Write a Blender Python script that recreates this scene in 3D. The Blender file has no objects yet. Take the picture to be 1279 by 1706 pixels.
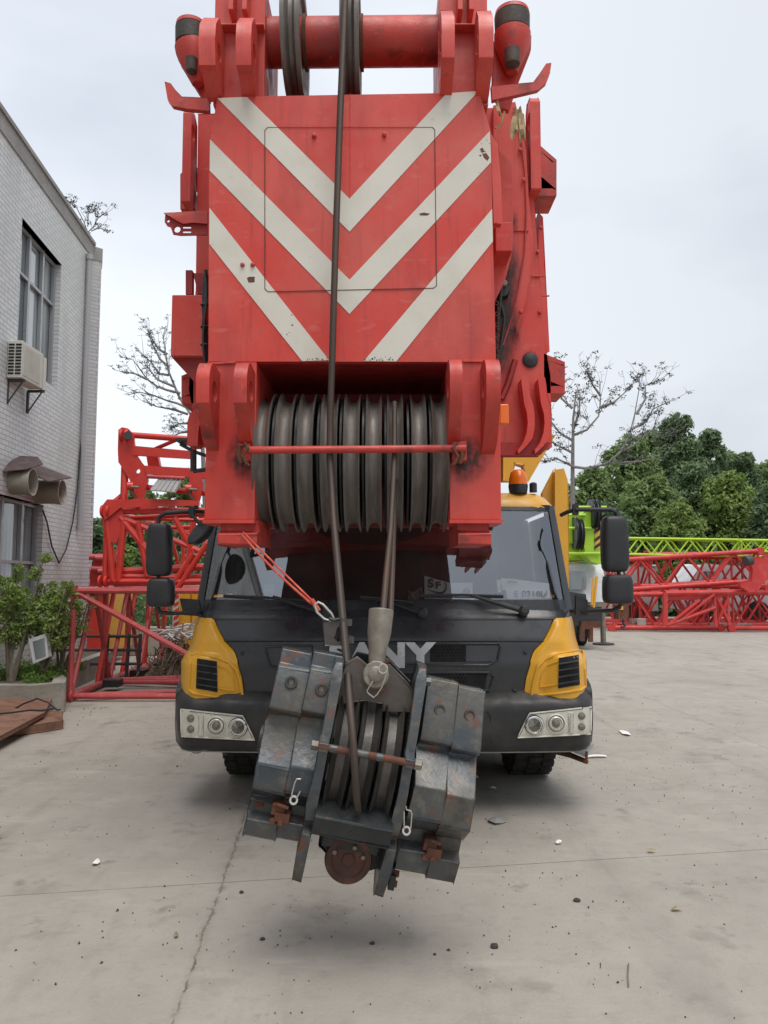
import bpy, math, random
from mathutils import Vector, Matrix, noise
from mathutils.geometry import tessellate_polygon
random.seed(7)
R = math.radians
C = bpy.context.scene.collection
SC = bpy.context.scene

# ---------------------------------------------------------------- camera
CAMZ, FPX, PITCH = 1.65, 1280.0, math.atan(112/1280)
cam_d = bpy.data.cameras.new('camera'); cam = bpy.data.objects.new('camera', cam_d); C.objects.link(cam)
cam_d.sensor_fit = 'VERTICAL'; cam_d.sensor_height = 36; cam_d.lens = 36*FPX/1706
cam_d.clip_start = .05; cam_d.clip_end = 1500
cam.location = (0, 0, CAMZ); cam.rotation_euler = (math.pi/2+PITCH, 0, 0)
SC.camera = cam

# ---------------------------------------------------------------- world and sun
SC.view_settings.view_transform = 'Standard'; SC.view_settings.look = 'None'
SC.view_settings.exposure = .6; SC.view_settings.gamma = 1
SUN_EL, SUN_AZ = R(68), R(160)          # high, behind the camera to the left
w = bpy.data.worlds.new('World'); SC.world = w; w.use_nodes = True
nt = w.node_tree; nt.nodes.clear()
def wn(t, **k):
    n = nt.nodes.new(t)
    for a, b in k.items(): setattr(n, a, b)
    return n
sky = wn('ShaderNodeTexSky', sky_type='NISHITA', sun_disc=False, sun_elevation=SUN_EL, sun_rotation=SUN_AZ)
sky.air_density = 1.2; sky.dust_density = 4
sk = wn('ShaderNodeVectorMath', operation='SCALE'); sk.inputs['Scale'].default_value = .09
nt.links.new(sky.outputs[0], sk.inputs[0])
tc = wn('ShaderNodeTexCoord'); mp = wn('ShaderNodeMapping'); mp.inputs['Scale'].default_value = (1.0, 1.0, 2.2); mp.inputs['Location'].default_value = (.35, .2, 0)
nt.links.new(tc.outputs['Generated'], mp.inputs[0])
nz = wn('ShaderNodeTexNoise'); nz.inputs['Scale'].default_value = 1.3; nz.inputs['Detail'].default_value = 5; nz.inputs['Roughness'].default_value = .45
nt.links.new(mp.outputs[0], nz.inputs['Vector'])
cr = wn('ShaderNodeValToRGB'); cr.color_ramp.elements[0].position = .40; cr.color_ramp.elements[1].position = .60
cr.color_ramp.elements[0].color = (.45, .485, .54, 1); cr.color_ramp.elements[1].color = (.66, .69, .73, 1)
nt.links.new(nz.outputs['Fac'], cr.inputs[0])
# cloud deck is brighter towards the left and the horizon
sx = wn('ShaderNodeSeparateXYZ'); nt.links.new(tc.outputs['Generated'], sx.inputs[0])
gx = wn('ShaderNodeMapRange'); gx.inputs['From Min'].default_value = -.55; gx.inputs['From Max'].default_value = .6
gx.inputs['To Min'].default_value = 1.16; gx.inputs['To Max'].default_value = .82
nt.links.new(sx.outputs['X'], gx.inputs['Value'])
cs = wn('ShaderNodeVectorMath', operation='SCALE'); nt.links.new(cr.outputs[0], cs.inputs[0]); nt.links.new(gx.outputs[0], cs.inputs['Scale'])
mx = wn('ShaderNodeMix', data_type='RGBA'); mx.inputs[0].default_value = .86
nt.links.new(sk.outputs[0], mx.inputs[6]); nt.links.new(cs.outputs[0], mx.inputs[7])
bg = wn('ShaderNodeBackground'); nt.links.new(mx.outputs[2], bg.inputs[0]); bg.inputs[1].default_value = 1.0
out = wn('ShaderNodeOutputWorld'); nt.links.new(bg.outputs[0], out.inputs[0])
sl = bpy.data.lights.new('sun', 'SUN'); sl.energy = 1.5; sl.angle = R(42); sl.color = (1, .96, .9)
so = bpy.data.objects.new('sun', sl); C.objects.link(so)
so.rotation_euler = (R(90)-SUN_EL, 0, R(180)-SUN_AZ+R(0))
d_ = Vector((math.sin(SUN_AZ)*math.cos(SUN_EL), math.cos(SUN_AZ)*math.cos(SUN_EL), math.sin(SUN_EL)))
so.rotation_euler = d_.to_track_quat('Z', 'Y').to_euler()

# ---------------------------------------------------------------- measuring helpers
def P(px, py, Y):
    """world point seen at photo pixel (px,py) at distance Y in front of the camera"""
    u = (px-639.5)/FPX; v = (853-py)/FPX
    c, s = math.cos(PITCH), math.sin(PITCH)
    t = Y/(c-v*s)
    return Vector((u*t, Y, CAMZ+(s+v*c)*t))
def X(px, py, Y): return P(px, py, Y).x
def G(px, py, z=0):
    u = (px-639.5)/FPX; v = (853-py)/FPX
    c, s = math.cos(PITCH), math.sin(PITCH)
    t = (z-CAMZ)/(s+v*c)
    return Vector((u*t, (c-v*s)*t, z))

# ---------------------------------------------------------------- mesh builder
class MB:
    def __init__(s): s.v = []; s.f = []
    def add(s, vs, fs):
        b = len(s.v); s.v += [Vector(x) for x in vs]; s.f += [tuple(i+b for i in f) for f in fs]; return s
    def box(s, x0, x1, y0, y1, z0, z1, M=None):
        vs = [Vector(p) for p in ((x0,y0,z0),(x1,y0,z0),(x1,y1,z0),(x0,y1,z0),(x0,y0,z1),(x1,y0,z1),(x1,y1,z1),(x0,y1,z1))]
        if M: vs = [M @ p for p in vs]
        return s.add(vs, [(0,3,2,1),(4,5,6,7),(0,1,5,4),(1,2,6,5),(2,3,7,6),(3,0,4,7)])
    def prism(s, pts, vec, holes=()):
        """planar outline (3D points), optional holes, extruded by vec"""
        pts = [Vector(p) for p in pts]; vec = Vector(vec)
        loops = [pts]+[[Vector(p) for p in h] for h in holes]
        flat = [p for l in loops for p in l]; n = len(flat)
        if len(loops) == 1 and n <= 4: tris = [tuple(range(n))]
        else: tris = [tuple(t) for t in tessellate_polygon(loops)]
        nn = Vector((0,0,0))
        for i, p in enumerate(pts): nn += p.cross(pts[(i+1) % len(pts)])
        if len(tris):
            t = tris[0]; a = (flat[t[1]]-flat[t[0]]).cross(flat[t[2]]-flat[t[0]])
            if a.dot(vec) > 0: tris = [t[::-1] for t in tris]
        fs = list(tris)+[tuple(i+n for i in t[::-1]) for t in tris]
        k = 0
        for li, l in enumerate(loops):
            m = len(l)
            for i in range(m):
                a, b = k+i, k+(i+1) % m
                fs.append((a, b, b+n, a+n) if (nn.dot(vec) < 0) == (li == 0) else (a, a+n, b+n, b))
            k += m
        return s.add(flat+[p+vec for p in flat], fs)
    def pp(s, pxs, Y, t, holes=()):
        """outline traced in photo pixels at distance Y, t metres thick"""
        return s.prism([P(x, y, Y) for x, y in pxs], (0, t, 0), [[P(x, y, Y) for x, y in h] for h in holes])
    def tube(s, pts, r, n=10, caps=True):
        pts = [Vector(p) for p in pts]; m = len(pts)
        rs = r if isinstance(r, (list, tuple)) else [r]*m
        rings = []; up = None
        for i, p in enumerate(pts):
            d = (pts[min(i+1, m-1)]-pts[max(i-1, 0)]).normalized()
            if up is None:
                up = Vector((0,0,1)) if abs(d.z) < .9 else Vector((1,0,0))
            a = (up-d*up.dot(d)).normalized(); b = d.cross(a); up = a
            rings.append([p+(a*math.cos(2*math.pi*k/n)+b*math.sin(2*math.pi*k/n))*rs[i] for k in range(n)])
        vs = [q for rg in rings for q in rg]; fs = []
        for i in range(m-1):
            for k in range(n):
                fs.append((i*n+k, i*n+(k+1) % n, (i+1)*n+(k+1) % n, (i+1)*n+k))
        if caps: fs += [tuple(range(n))[::-1], tuple((m-1)*n+k for k in range(n))]
        return s.add(vs, fs)
    def lathe(s, prof, org, axis, n=32, closed=False):
        """prof: (along, radius) pairs"""
        ax = Vector(axis).normalized(); a = ax.orthogonal().normalized(); b = ax.cross(a); org = Vector(org)
        vs = []; fs = []; m = len(prof)
        for (h, r) in prof:
            for k in range(n):
                t = 2*math.pi*k/n; vs.append(org+ax*h+(a*math.cos(t)+b*math.sin(t))*r)
        for i in range(m-(0 if closed else 1)):
            j = (i+1) % m
            for k in range(n): fs.append((i*n+k, i*n+(k+1) % n, j*n+(k+1) % n, j*n+k))
        if not closed:
            if prof[0][1] > 1e-6: fs.append(tuple(range(n))[::-1])
            if prof[-1][1] > 1e-6: fs.append(tuple((m-1)*n+k for k in range(n)))
        return s.add(vs, fs)
    def ring(s, org, axis, R0, r, n=28, m=8):
        pr = [(r*math.sin(2*math.pi*k/m), R0+r*math.cos(2*math.pi*k/m)) for k in range(m)]
        return s.lathe(pr, org, axis, n, closed=True)
    def grid(s, fn, nu, nv, th=None):
        vs = [fn(i/nu, j/nv) for j in range(nv+1) for i in range(nu+1)]
        fs = [(j*(nu+1)+i, j*(nu+1)+i+1, (j+1)*(nu+1)+i+1, (j+1)*(nu+1)+i) for j in range(nv) for i in range(nu)]
        if th is None: return s.add(vs, fs)
        n = len(vs); th = Vector(th); vs2 = [Vector(v)+th for v in vs]
        f2 = [tuple(i+n for i in f[::-1]) for f in fs]
        bd = [i for i in range(nu+1)]+[j*(nu+1)+nu for j in range(1, nv+1)]+[nv*(nu+1)+i for i in range(nu-1, -1, -1)]+[j*(nu+1) for j in range(nv-1, 0, -1)]
        f3 = [(bd[(k+1) % len(bd)], bd[k], bd[k]+n, bd[(k+1) % len(bd)]+n) for k in range(len(bd))]
        return s.add(list(vs)+vs2, fs+f2+f3)
    def build(s, name, m, parent=None, local=False, bevel=0, smooth=True, ang=38):
        me = bpy.data.meshes.new(name)
        off = Vector((0,0,0))
        if parent is not None and not local:
            q = parent
            while q is not None: off += q.location; q = q.parent
        me.from_pydata([tuple(v-off) for v in s.v], [], s.f)
        me.materials.append(m)
        if smooth:
            me.polygons.foreach_set('use_smooth', [True]*len(me.polygons)); me.update()
            me.set_sharp_from_angle(angle=R(ang))
        o = bpy.data.objects.new(name, me); C.objects.link(o)
        if parent is not None: o.parent = parent
        if bevel:
            b = o.modifiers.new('bevel', 'BEVEL'); b.width = bevel; b.segments = 2; b.limit_method = 'ANGLE'; b.angle_limit = R(40); b.harden_normals = True
        return o
def thing(name, label, cat, loc=(0,0,0), group=None, rot=None):
    o = bpy.data.objects.new(name, None); C.objects.link(o); o.location = loc; o.empty_display_size = .2
    if rot: o.rotation_euler = rot
    o['label'] = label; o['category'] = cat
    if group: o['group'] = group
    return o
def tag(o, label, cat, group=None, kind=None):
    if label: o['label'] = label; o['category'] = cat
    if group: o['group'] = group
    if kind: o['kind'] = kind
    return o
def sub(name, m, parent, fn, **k):
    b = MB(); fn(b); return b.build(name, m, parent, **k)
def circ(c, r, n=16, U=(1,0,0), V=(0,0,1), a0=0, a1=360):
    U = Vector(U); V = Vector(V); c = Vector(c)
    full = (a1-a0) >= 360
    return [c+U*(r*math.cos(R(a0+(a1-a0)*k/(n if full else n-1))))+V*(r*math.sin(R(a0+(a1-a0)*k/(n if full else n-1)))) for k in range(n)]

# ---------------------------------------------------------------- materials
def newmat(name):
    m = bpy.data.materials.new(name); m.use_nodes = True; nt = m.node_tree
    return m, nt, nt.nodes['Principled BSDF']
def node(nt, t, **k):
    n = nt.nodes.new(t)
    for a, b in k.items(): setattr(n, a, b)
    return n
def c4(c): return (c[0], c[1], c[2], 1)
def noise_fac(nt, scale, lo, hi, detail=4, stretch=None, coord='Object', rough=.55):
    t = node(nt, 'ShaderNodeTexCoord'); src = t.outputs[coord]
    if stretch or True:
        mp = node(nt, 'ShaderNodeMapping'); mp.inputs['Scale'].default_value = stretch or (1,1,1)
        mp.inputs['Location'].default_value = (scale*.37, scale*.11+1.7, scale*.23)
        nt.links.new(src, mp.inputs[0]); src = mp.outputs[0]
    n = node(nt, 'ShaderNodeTexNoise'); n.inputs['Scale'].default_value = scale; n.inputs['Detail'].default_value = detail; n.inputs['Roughness'].default_value = rough
    nt.links.new(src, n.inputs['Vector'])
    r = node(nt, 'ShaderNodeMapRange'); r.inputs['From Min'].default_value = lo; r.inputs['From Max'].default_value = hi; r.clamp = True
    nt.links.new(n.outputs['Fac'], r.inputs['Value'])
    return r.outputs[0]
def mixc(nt, fac, a, b):
    m = node(nt, 'ShaderNodeMix', data_type='RGBA')
    if isinstance(fac, (int, float)): m.inputs[0].default_value = fac
    else: nt.links.new(fac, m.inputs[0])
    for i, x in ((6, a), (7, b)):
        if isinstance(x, (tuple, list)): m.inputs[i].default_value = c4(x)
        else: nt.links.new(x, m.inputs[i])
    return m.outputs[2]
def mul(nt, a, b):
    m = node(nt, 'ShaderNodeMath', operation='MULTIPLY')
    for i, x in ((0, a), (1, b)):
        if isinstance(x, (int, float)): m.inputs[i].default_value = x
        else: nt.links.new(x, m.inputs[i])
    return m.outputs[0]
def bump(nt, b, fac, strength, dist=.01):
    n = node(nt, 'ShaderNodeBump'); n.inputs['Strength'].default_value = strength; n.inputs['Distance'].default_value = dist
    nt.links.new(fac, n.inputs['Height']); nt.links.new(n.outputs[0], b.inputs['Normal'])
def mat(name, base, rough=.5, metal=0, layers=(), bmp=None, spec=.5, rvar=.15):
    """layers: (colour, scale, lo, hi, amount, stretch)"""
    m, nt, b = newmat(name)
    col = base
    for L in layers:
        c, sc, lo, hi, amt = L[:5]; st = L[5] if len(L) > 5 else None
        col = mixc(nt, mul(nt, noise_fac(nt, sc, lo, hi, 6, st), amt), col, c)
    if isinstance(col, (tuple, list)): b.inputs['Base Color'].default_value = c4(col)
    else: nt.links.new(col, b.inputs['Base Color'])
    b.inputs['Metallic'].default_value = metal; b.inputs['Specular IOR Level'].default_value = spec
    f = noise_fac(nt, 9, .3, .7)
    rr = node(nt, 'ShaderNodeMapRange'); rr.inputs['To Min'].default_value = max(.03, rough-rvar); rr.inputs['To Max'].default_value = min(1, rough+rvar)
    nt.links.new(f, rr.inputs['Value']); nt.links.new(rr.outputs[0], b.inputs['Roughness'])
    if bmp: bump(nt, b, noise_fac(nt, bmp[0], .2, .8, 6), bmp[1], bmp[2] if len(bmp) > 2 else .005)
    return m
DIRT = (.12, .09, .07); BLK = (.02, .018, .018); RUST = (.16, .06, .03)
M = {}
M['red'] = mat('red_paint', (.60,.042,.028), .42, layers=[((.60,.115,.085), 1.8, .40, .68, .75), ((.36,.030,.026), 3.5, .52, .74, .7, (1,1,.35)), ((.30,.03,.028), 5, .56, .72, .45, (5,5,.35)), ((.62,.20,.17), 7, .60, .72, .35, (1,1,2.5)), (DIRT, 14, .62, .8, .35), ((.60,.17,.15), 30, .64, .74, .35)], bmp=(60, .08))
M['red_dirty'] = mat('red_paint_grimy', (.56,.052,.036), .5, layers=[((.33,.03,.027), 3, .4, .7, .8, (2,2,.5)), (BLK, 5, .56, .72, .75), (DIRT, 22, .58, .7, .6), ((.6,.22,.2), 34, .62, .7, .4)], bmp=(60, .15))
M['belly'] = mat('greasy_boom_belly', (.19,.035,.030), .6, layers=[(BLK, 3, .42, .70, .6)], bmp=(40,.1))
M['red_dark'] = mat('red_paint_dark', (.36,.028,.024), .55, layers=[((.22,.02,.02), 3, .4, .7, .8), (BLK, 7, .6, .75, .7)], bmp=(50, .1))  # darker red for recess plates, supports and undersides
M['white_stripe'] = mat('white_paint', (.66,.63,.55), .5, layers=[((.56,.52,.44), 4, .4, .75, .8), ((.42,.36,.28), 26, .66, .76, .6), (RUST, 45, .72, .76, .9), ((.46,.06,.05), 70, .735, .76, 1)], bmp=(60, .05))
M['seam'] = mat('seam_gap_dark', (.12,.04,.035), .8)  # dark strip colour standing for the open gap at a joint
M['sheave'] = mat('worn_steel', (.185,.17,.155), .55, .2, layers=[((.13,.10,.08), 4, .4, .7, .8, (3,1,1)), ((.30,.285,.27), 16, .5, .8, .6, (6,.6,.6)), (RUST, 9, .62, .78, .5)], bmp=(40, .2))
M['sheave_dark'] = mat('dark_worn_sheave', (.085,.078,.072), .45, .3, layers=[((.04,.035,.03), 5, .4, .7, .8, (3,1,1)), ((.19,.17,.15), 16, .55, .8, .5, (6,.6,.6))], bmp=(40,.2))
M['sheave_side'] = mat('sheave_side_black', (.018,.018,.020), .6)
M['rope'] = None
M['castgrey'] = mat('cast_steel_greased', (.24,.22,.185), .5, .35, layers=[((.16,.13,.10), 9, .45, .7, .8), ((.34,.32,.27), 20, .55, .75, .6), (RUST, 28, .62, .75, .6)], bmp=(45, .3))
M['block'] = mat('blue_grey_worn_paint', (.050,.062,.075), .36, .1, layers=[((.090,.095,.090), 4, .38, .66, .85), ((.15,.145,.125), 20, .52, .72, .7), ((.11,.085,.055), 2.6, .50, .68, .75), (RUST, 13, .58, .68, .8), ((.02,.025,.03), 7, .56, .7, .7), ((.35,.33,.3), 60, .68, .74, .6)], bmp=(38, .3), spec=.6)
M['block_dark'] = mat('black_worn_paint', (.022,.026,.028), .4, .1, layers=[((.06,.065,.062), 8, .5, .75, .7), (RUST, 12, .64, .74, .7), ((.3,.3,.28), 55, .7, .75, .5)], bmp=(38, .25))
M['rust'] = mat('rusty_steel', (.15,.055,.03), .8, layers=[((.075,.035,.022), 12, .4, .65, .8), ((.27,.12,.05), 26, .6, .75, .6)], bmp=(55, .5))
M['rustdisc'] = mat('rust_red_cap', (.085,.032,.020), .6, layers=[((.045,.022,.016), 7, .4, .65, .85), ((.16,.07,.035), 14, .55, .7, .6), ((.45,.36,.27), 22, .68, .72, .7)], bmp=(50, .25))
M['wire'] = mat('zinc_wire', (.55,.54,.50), .35, .8)
M['cabblack'] = mat('dark_grey_plastic', (.024,.027,.032), .32, layers=[((.05,.05,.05), 5, .45, .75, .5), ((.10,.095,.085), 34, .6, .75, .18)], spec=.6, rvar=.1)
M['bumper'] = mat('textured_bumper', (.021,.021,.022), .48, layers=[((.07,.066,.06), 6, .45, .75, .5), ((.12,.11,.095), 40, .62, .75, .25)], bmp=(180, .1))
M['rubber'] = mat('matt_black_plastic', (.020,.022,.026), .5, layers=[((.045,.045,.045), 7, .5, .75, .5)], bmp=(150, .1))
M['yellow'] = mat('yellow_paint', (.74,.385,.030), .3, layers=[((.64,.32,.035), 3, .4, .7, .6), ((.42,.22,.06), 28, .64, .78, .35)], rvar=.08)
M['roofyellow'] = mat('yellow_roof_paint', (.74,.40,.07), .35, layers=[((.6,.34,.10), 5, .45, .7, .6)])
M['chrome'] = mat('chrome_reflector', (.72,.72,.70), .18, .9, rvar=.06)
M['lampshell'] = mat('lamp_silver', (.68,.66,.58), .25, .35, layers=[((.5,.48,.42), 12, .5, .7, .5)])
M['lampglass'] = mat('lamp_lens_grey', (.20,.19,.16), .12, .4, rvar=.05)
M['orange'] = mat('orange_lens', (.80,.17,.01), .2, rvar=.05)
M['letter'] = mat('silver_lettering', (.62,.64,.66), .28, .3)
M['roller'] = mat('worn_roller_rubber', (.050,.042,.036), .65, layers=[((.12,.08,.055), 7, .45, .7, .7), (RUST, 12, .58, .7, .6)], bmp=(50,.3))
M['clampsteel'] = mat('clamp_steel', (.11,.10,.095), .4, .5, layers=[(RUST, 12, .6, .74, .5)], bmp=(50,.2))
M['tyre'] = mat('tyre_rubber', (.020,.019,.018), .8, layers=[((.07,.062,.052), 8, .5, .75, .7)], bmp=(60, .3))
M['black'] = mat('black_void', (.006,.006,.007), .8)
M['interior'] = mat('cab_interior', (.022,.022,.024), .7)
M['red_lat'] = mat('lattice_red', (.66,.050,.036), .36, layers=[((.5,.04,.035), 3, .4, .7, .6), ((.32,.05,.04), 24, .64, .76, .6), (DIRT, 9, .66, .78, .5)])
M['pink_lat'] = mat('lattice_faded_red', (.50,.085,.085), .45, layers=[((.38,.04,.045), 2.5, .4, .7, .7), ((.55,.2,.19), 12, .55, .75, .6), (DIRT, 18, .62, .75, .5)])
M['far_red'] = mat('lattice_far_red', (.56,.035,.030), .45, layers=[((.36,.03,.035), 1.3, .4, .7, .7), ((.55,.14,.14), 5, .5, .75, .5), (DIRT, 4, .62, .75, .6)])
M['lime'] = mat('lime_paint', (.40,.66,.03), .4, layers=[((.30,.50,.05), 4, .4, .7, .6)])
M['whitepaint'] = mat('white_vehicle_paint', (.62,.64,.66), .35, layers=[((.45,.45,.44), 3, .45, .7, .6)])
M['greyplate'] = mat('grey_plate', (.35,.35,.34), .5, .3, layers=[((.22,.21,.2), 9, .45, .7, .6)])
M['darksteel'] = mat('dark_steel', (.06,.062,.065), .55, .3, layers=[((.12,.09,.07), 7, .5, .75, .6)])
M['paper'] = mat('white_paper', (.84,.84,.82), .7)
M['cream'] = mat('cream_cloth', (.45,.45,.33), .9)
M['husk'] = mat('dry_husk', (.42,.34,.19), .85, layers=[((.25,.18,.09), 12, .4, .7, .8)])
M['sling'] = mat('orange_red_webbing', (.52,.075,.05), .8, layers=[((.7,.25,.17), 20, .5, .7, .6)])
M['glove'] = mat('white_sheet', (.6,.6,.58), .7)
M['wood'] = mat('rusty_flat_plate', (.20,.095,.060), .8, layers=[((.29,.17,.12), 3, .4, .7, .8), ((.10,.055,.04), 10, .5, .7, .7)], bmp=(30, .3))
M['stone'] = mat('stone_dark', (.05,.045,.04), .9)
M['greystone'] = mat('concrete_kerb', (.36,.34,.30), .9, layers=[((.2,.19,.16), 2.5, .4, .7, .8), ((.12,.12,.09), 8, .55, .75, .6)], bmp=(25, .5, .01))
M['soil'] = mat('soil', (.10,.085,.06), 1, layers=[((.18,.16,.12), 6, .4, .7, .7)], bmp=(20, .6, .02))
M['bark'] = mat('bark', (.17,.14,.11), .9, layers=[((.28,.26,.23), 9, .45, .7, .7, (1,1,.3))], bmp=(30, .5))
M['barkgrey'] = mat('grey_bark', (.22,.21,.20), .9, layers=[((.12,.11,.10), 9, .45, .7, .7)])
def leafmat(name, a, b, c):
    m, nt, bs = newmat(name)
    col = mixc(nt, noise_fac(nt, .55, .38, .64, 3), a, b)
    col = mixc(nt, noise_fac(nt, 3.5, .45, .72, 3), col, c)
    g = node(nt, 'ShaderNodeNewGeometry')
    col = mixc(nt, mul(nt, g.outputs['Random Per Island'], .45), col, (a[0]*.6, a[1]*.65, a[2]*.6))
    nt.links.new(col, bs.inputs['Base Color']); bs.inputs['Roughness'].default_value = .55
    tr = node(nt, 'ShaderNodeBsdfTranslucent'); nt.links.new(col, tr.inputs[0])
    ms = node(nt, 'ShaderNodeMixShader'); ms.inputs[0].default_value = .38
    nt.links.new(bs.outputs[0], ms.inputs[1]); nt.links.new(tr.outputs[0], ms.inputs[2])
    nt.links.new(ms.outputs[0], nt.nodes['Material Output'].inputs[0])
    return m
M['leaf_a'] = leafmat('leaf_mid_green', (.18,.27,.09), (.25,.35,.12), (.32,.42,.18))
M['leaf_b'] = leafmat('leaf_dark_green', (.135,.215,.10), (.19,.28,.13), (.26,.34,.18))
M['leaf_c'] = leafmat('leaf_fresh_green', (.21,.31,.07), (.28,.39,.10), (.34,.43,.16))
M['leaf_d'] = leafmat('leaf_grey_dark', (.05,.06,.05), (.07,.08,.06), (.09,.09,.07))
M['grass'] = leafmat('ground_cover', (.10,.19,.03), (.15,.27,.04), (.18,.28,.07))
# rope: twisted strands
m, nt, b = newmat('wire_rope'); t = node(nt, 'ShaderNodeTexCoord'); mp = node(nt, 'ShaderNodeMapping'); mp.inputs['Rotation'].default_value = (0, R(38), 0)
nt.links.new(t.outputs['Object'], mp.inputs[0]); wv = node(nt, 'ShaderNodeTexWave'); wv.bands_direction = 'Z'; wv.inputs['Scale'].default_value = 55; wv.inputs['Distortion'].default_value = .6
nt.links.new(mp.outputs[0], wv.inputs['Vector'])
col = mixc(nt, wv.outputs['Fac'], (.045,.034,.027), (.085,.066,.054)); col = mixc(nt, noise_fac(nt, 2.2, .45, .7), col, (.095,.055,.042))
nt.links.new(col, b.inputs['Base Color']); b.inputs['Roughness'].default_value = .5; b.inputs['Metallic'].default_value = .35
bump(nt, b, wv.outputs['Fac'], .35, .002); M['rope'] = m
# windscreen glass: strong reflection over a see-through dark tint
m, nt, b = newmat('tinted_glass'); nt.nodes.remove(b)
gl = node(nt, 'ShaderNodeBsdfGlossy'); gl.inputs['Roughness'].default_value = .015; gl.inputs['Color'].default_value = (.88,.92,.97,1)
tp = node(nt, 'ShaderNodeBsdfTransparent'); tp.inputs['Color'].default_value = (.95,.97,.965,1)
fr = node(nt, 'ShaderNodeFresnel'); fr.inputs['IOR'].default_value = 1.9
mr = node(nt, 'ShaderNodeMapRange'); mr.inputs['To Min'].default_value = .17; mr.inputs['To Max'].default_value = 1.1; nt.links.new(fr.outputs[0], mr.inputs[0])
ms = node(nt, 'ShaderNodeMixShader'); nt.links.new(mr.outputs[0], ms.inputs[0]); nt.links.new(tp.outputs[0], ms.inputs[1]); nt.links.new(gl.outputs[0], ms.inputs[2])
df = node(nt, 'ShaderNodeBsdfDiffuse'); df.inputs[0].default_value = (.4,.4,.38,1)
m2 = node(nt, 'ShaderNodeMixShader'); nt.links.new(mul(nt, noise_fac(nt, 2.5,   .3, .8), .06), m2.inputs[0]); nt.links.new(ms.outputs[0], m2.inputs[1]); nt.links.new(df.outputs[0], m2.inputs[2])
nt.links.new(m2.outputs[0], nt.nodes['Material Output'].inputs[0]); M['glass'] = m
# house glass
m, nt, b = newmat('window_glass'); b.inputs['Base Color'].default_value = (.13,.17,.18,1); b.inputs['Roughness'].default_value = .06; b.inputs['Specular IOR Level'].default_value = 1; b.inputs['Coat Weight'].default_value = .6
nt.links.new(mixc(nt, noise_fac(nt, 1.2, .4, .6, 2, (1, 3, .2)), (.10,.13,.14), (.36,.40,.40)), b.inputs['Base Color']); M['hglass'] = m
# white facade tiles
def tilemat(name, horiz, c1, c2, mortar):
    m, nt, b = newmat(name); g = node(nt, 'ShaderNodeNewGeometry'); s = node(nt, 'ShaderNodeSeparateXYZ'); nt.links.new(g.outputs['Position'], s.inputs[0])
    cb = node(nt, 'ShaderNodeCombineXYZ'); nt.links.new(s.outputs[horiz], cb.inputs[0]); nt.links.new(s.outputs['Z'], cb.inputs[1])
    br = node(nt, 'ShaderNodeTexBrick'); nt.links.new(cb.outputs[0], br.inputs['Vector'])
    for k, v in (('Scale', 1), ('Mortar Size', .0055), ('Mortar Smooth', .2), ('Bias', -.2), ('Brick Width', .23), ('Row Height', .072)): br.inputs[k].default_value = v
    br.inputs['Color1'].default_value = c4(c1); br.inputs['Color2'].default_value = c4(c2); br.inputs['Mortar'].default_value = c4(mortar)
    col = mixc(nt, mul(nt, noise_fac(nt, 1.4, .48, .70, 6, (1,1,.22)), .6), br.outputs['Color'], (.42,.42,.37))
    col = mixc(nt, mul(nt, noise_fac(nt, .35, .5, .62, 5), .35), col, (.52,.55,.48))
    nt.links.new(col, b.inputs['Base Color']); b.inputs['Roughness'].default_value = .45
    iv = node(nt, 'ShaderNodeMath', operation='SUBTRACT'); iv.inputs[0].default_value = 1; nt.links.new(br.outputs['Fac'], iv.inputs[1])
    bump(nt, b, iv.outputs[0], .6, .004); return m
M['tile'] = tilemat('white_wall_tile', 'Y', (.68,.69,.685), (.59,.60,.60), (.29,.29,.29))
M['tile_end_shaded'] = tilemat('white_wall_tile_end_shaded', 'X', (.58,.58,.60), (.50,.50,.53), (.25,.25,.26))  # same tile darker and bluer, shade of the end face put into its colour
M['parapet'] = mat('parapet_render', (.33,.32,.305), .85, layers=[((.22,.215,.20), 1.6, .4, .7, .7, (1,1,3)), ((.42,.41,.39), 5, .5, .75, .5)], bmp=(20, .3))
M['alu'] = mat('aluminium_frame', (.40,.41,.42), .4, .4)
M['acwhite'] = mat('ac_casing', (.60,.58,.52), .5, layers=[((.42,.38,.30), 4, .5, .75, .5)])
M['duct'] = mat('beige_duct', (.40,.36,.30), .45, .2, layers=[((.25,.21,.17), 3, .45, .7, .6)])
M['canopy'] = mat('sheet_brown', (.08,.05,.05), .7, layers=[((.16,.11,.10), 8, .45, .7, .6)])
M['pipe'] = mat('grey_pvc', (.38,.38,.39), .5)
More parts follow.
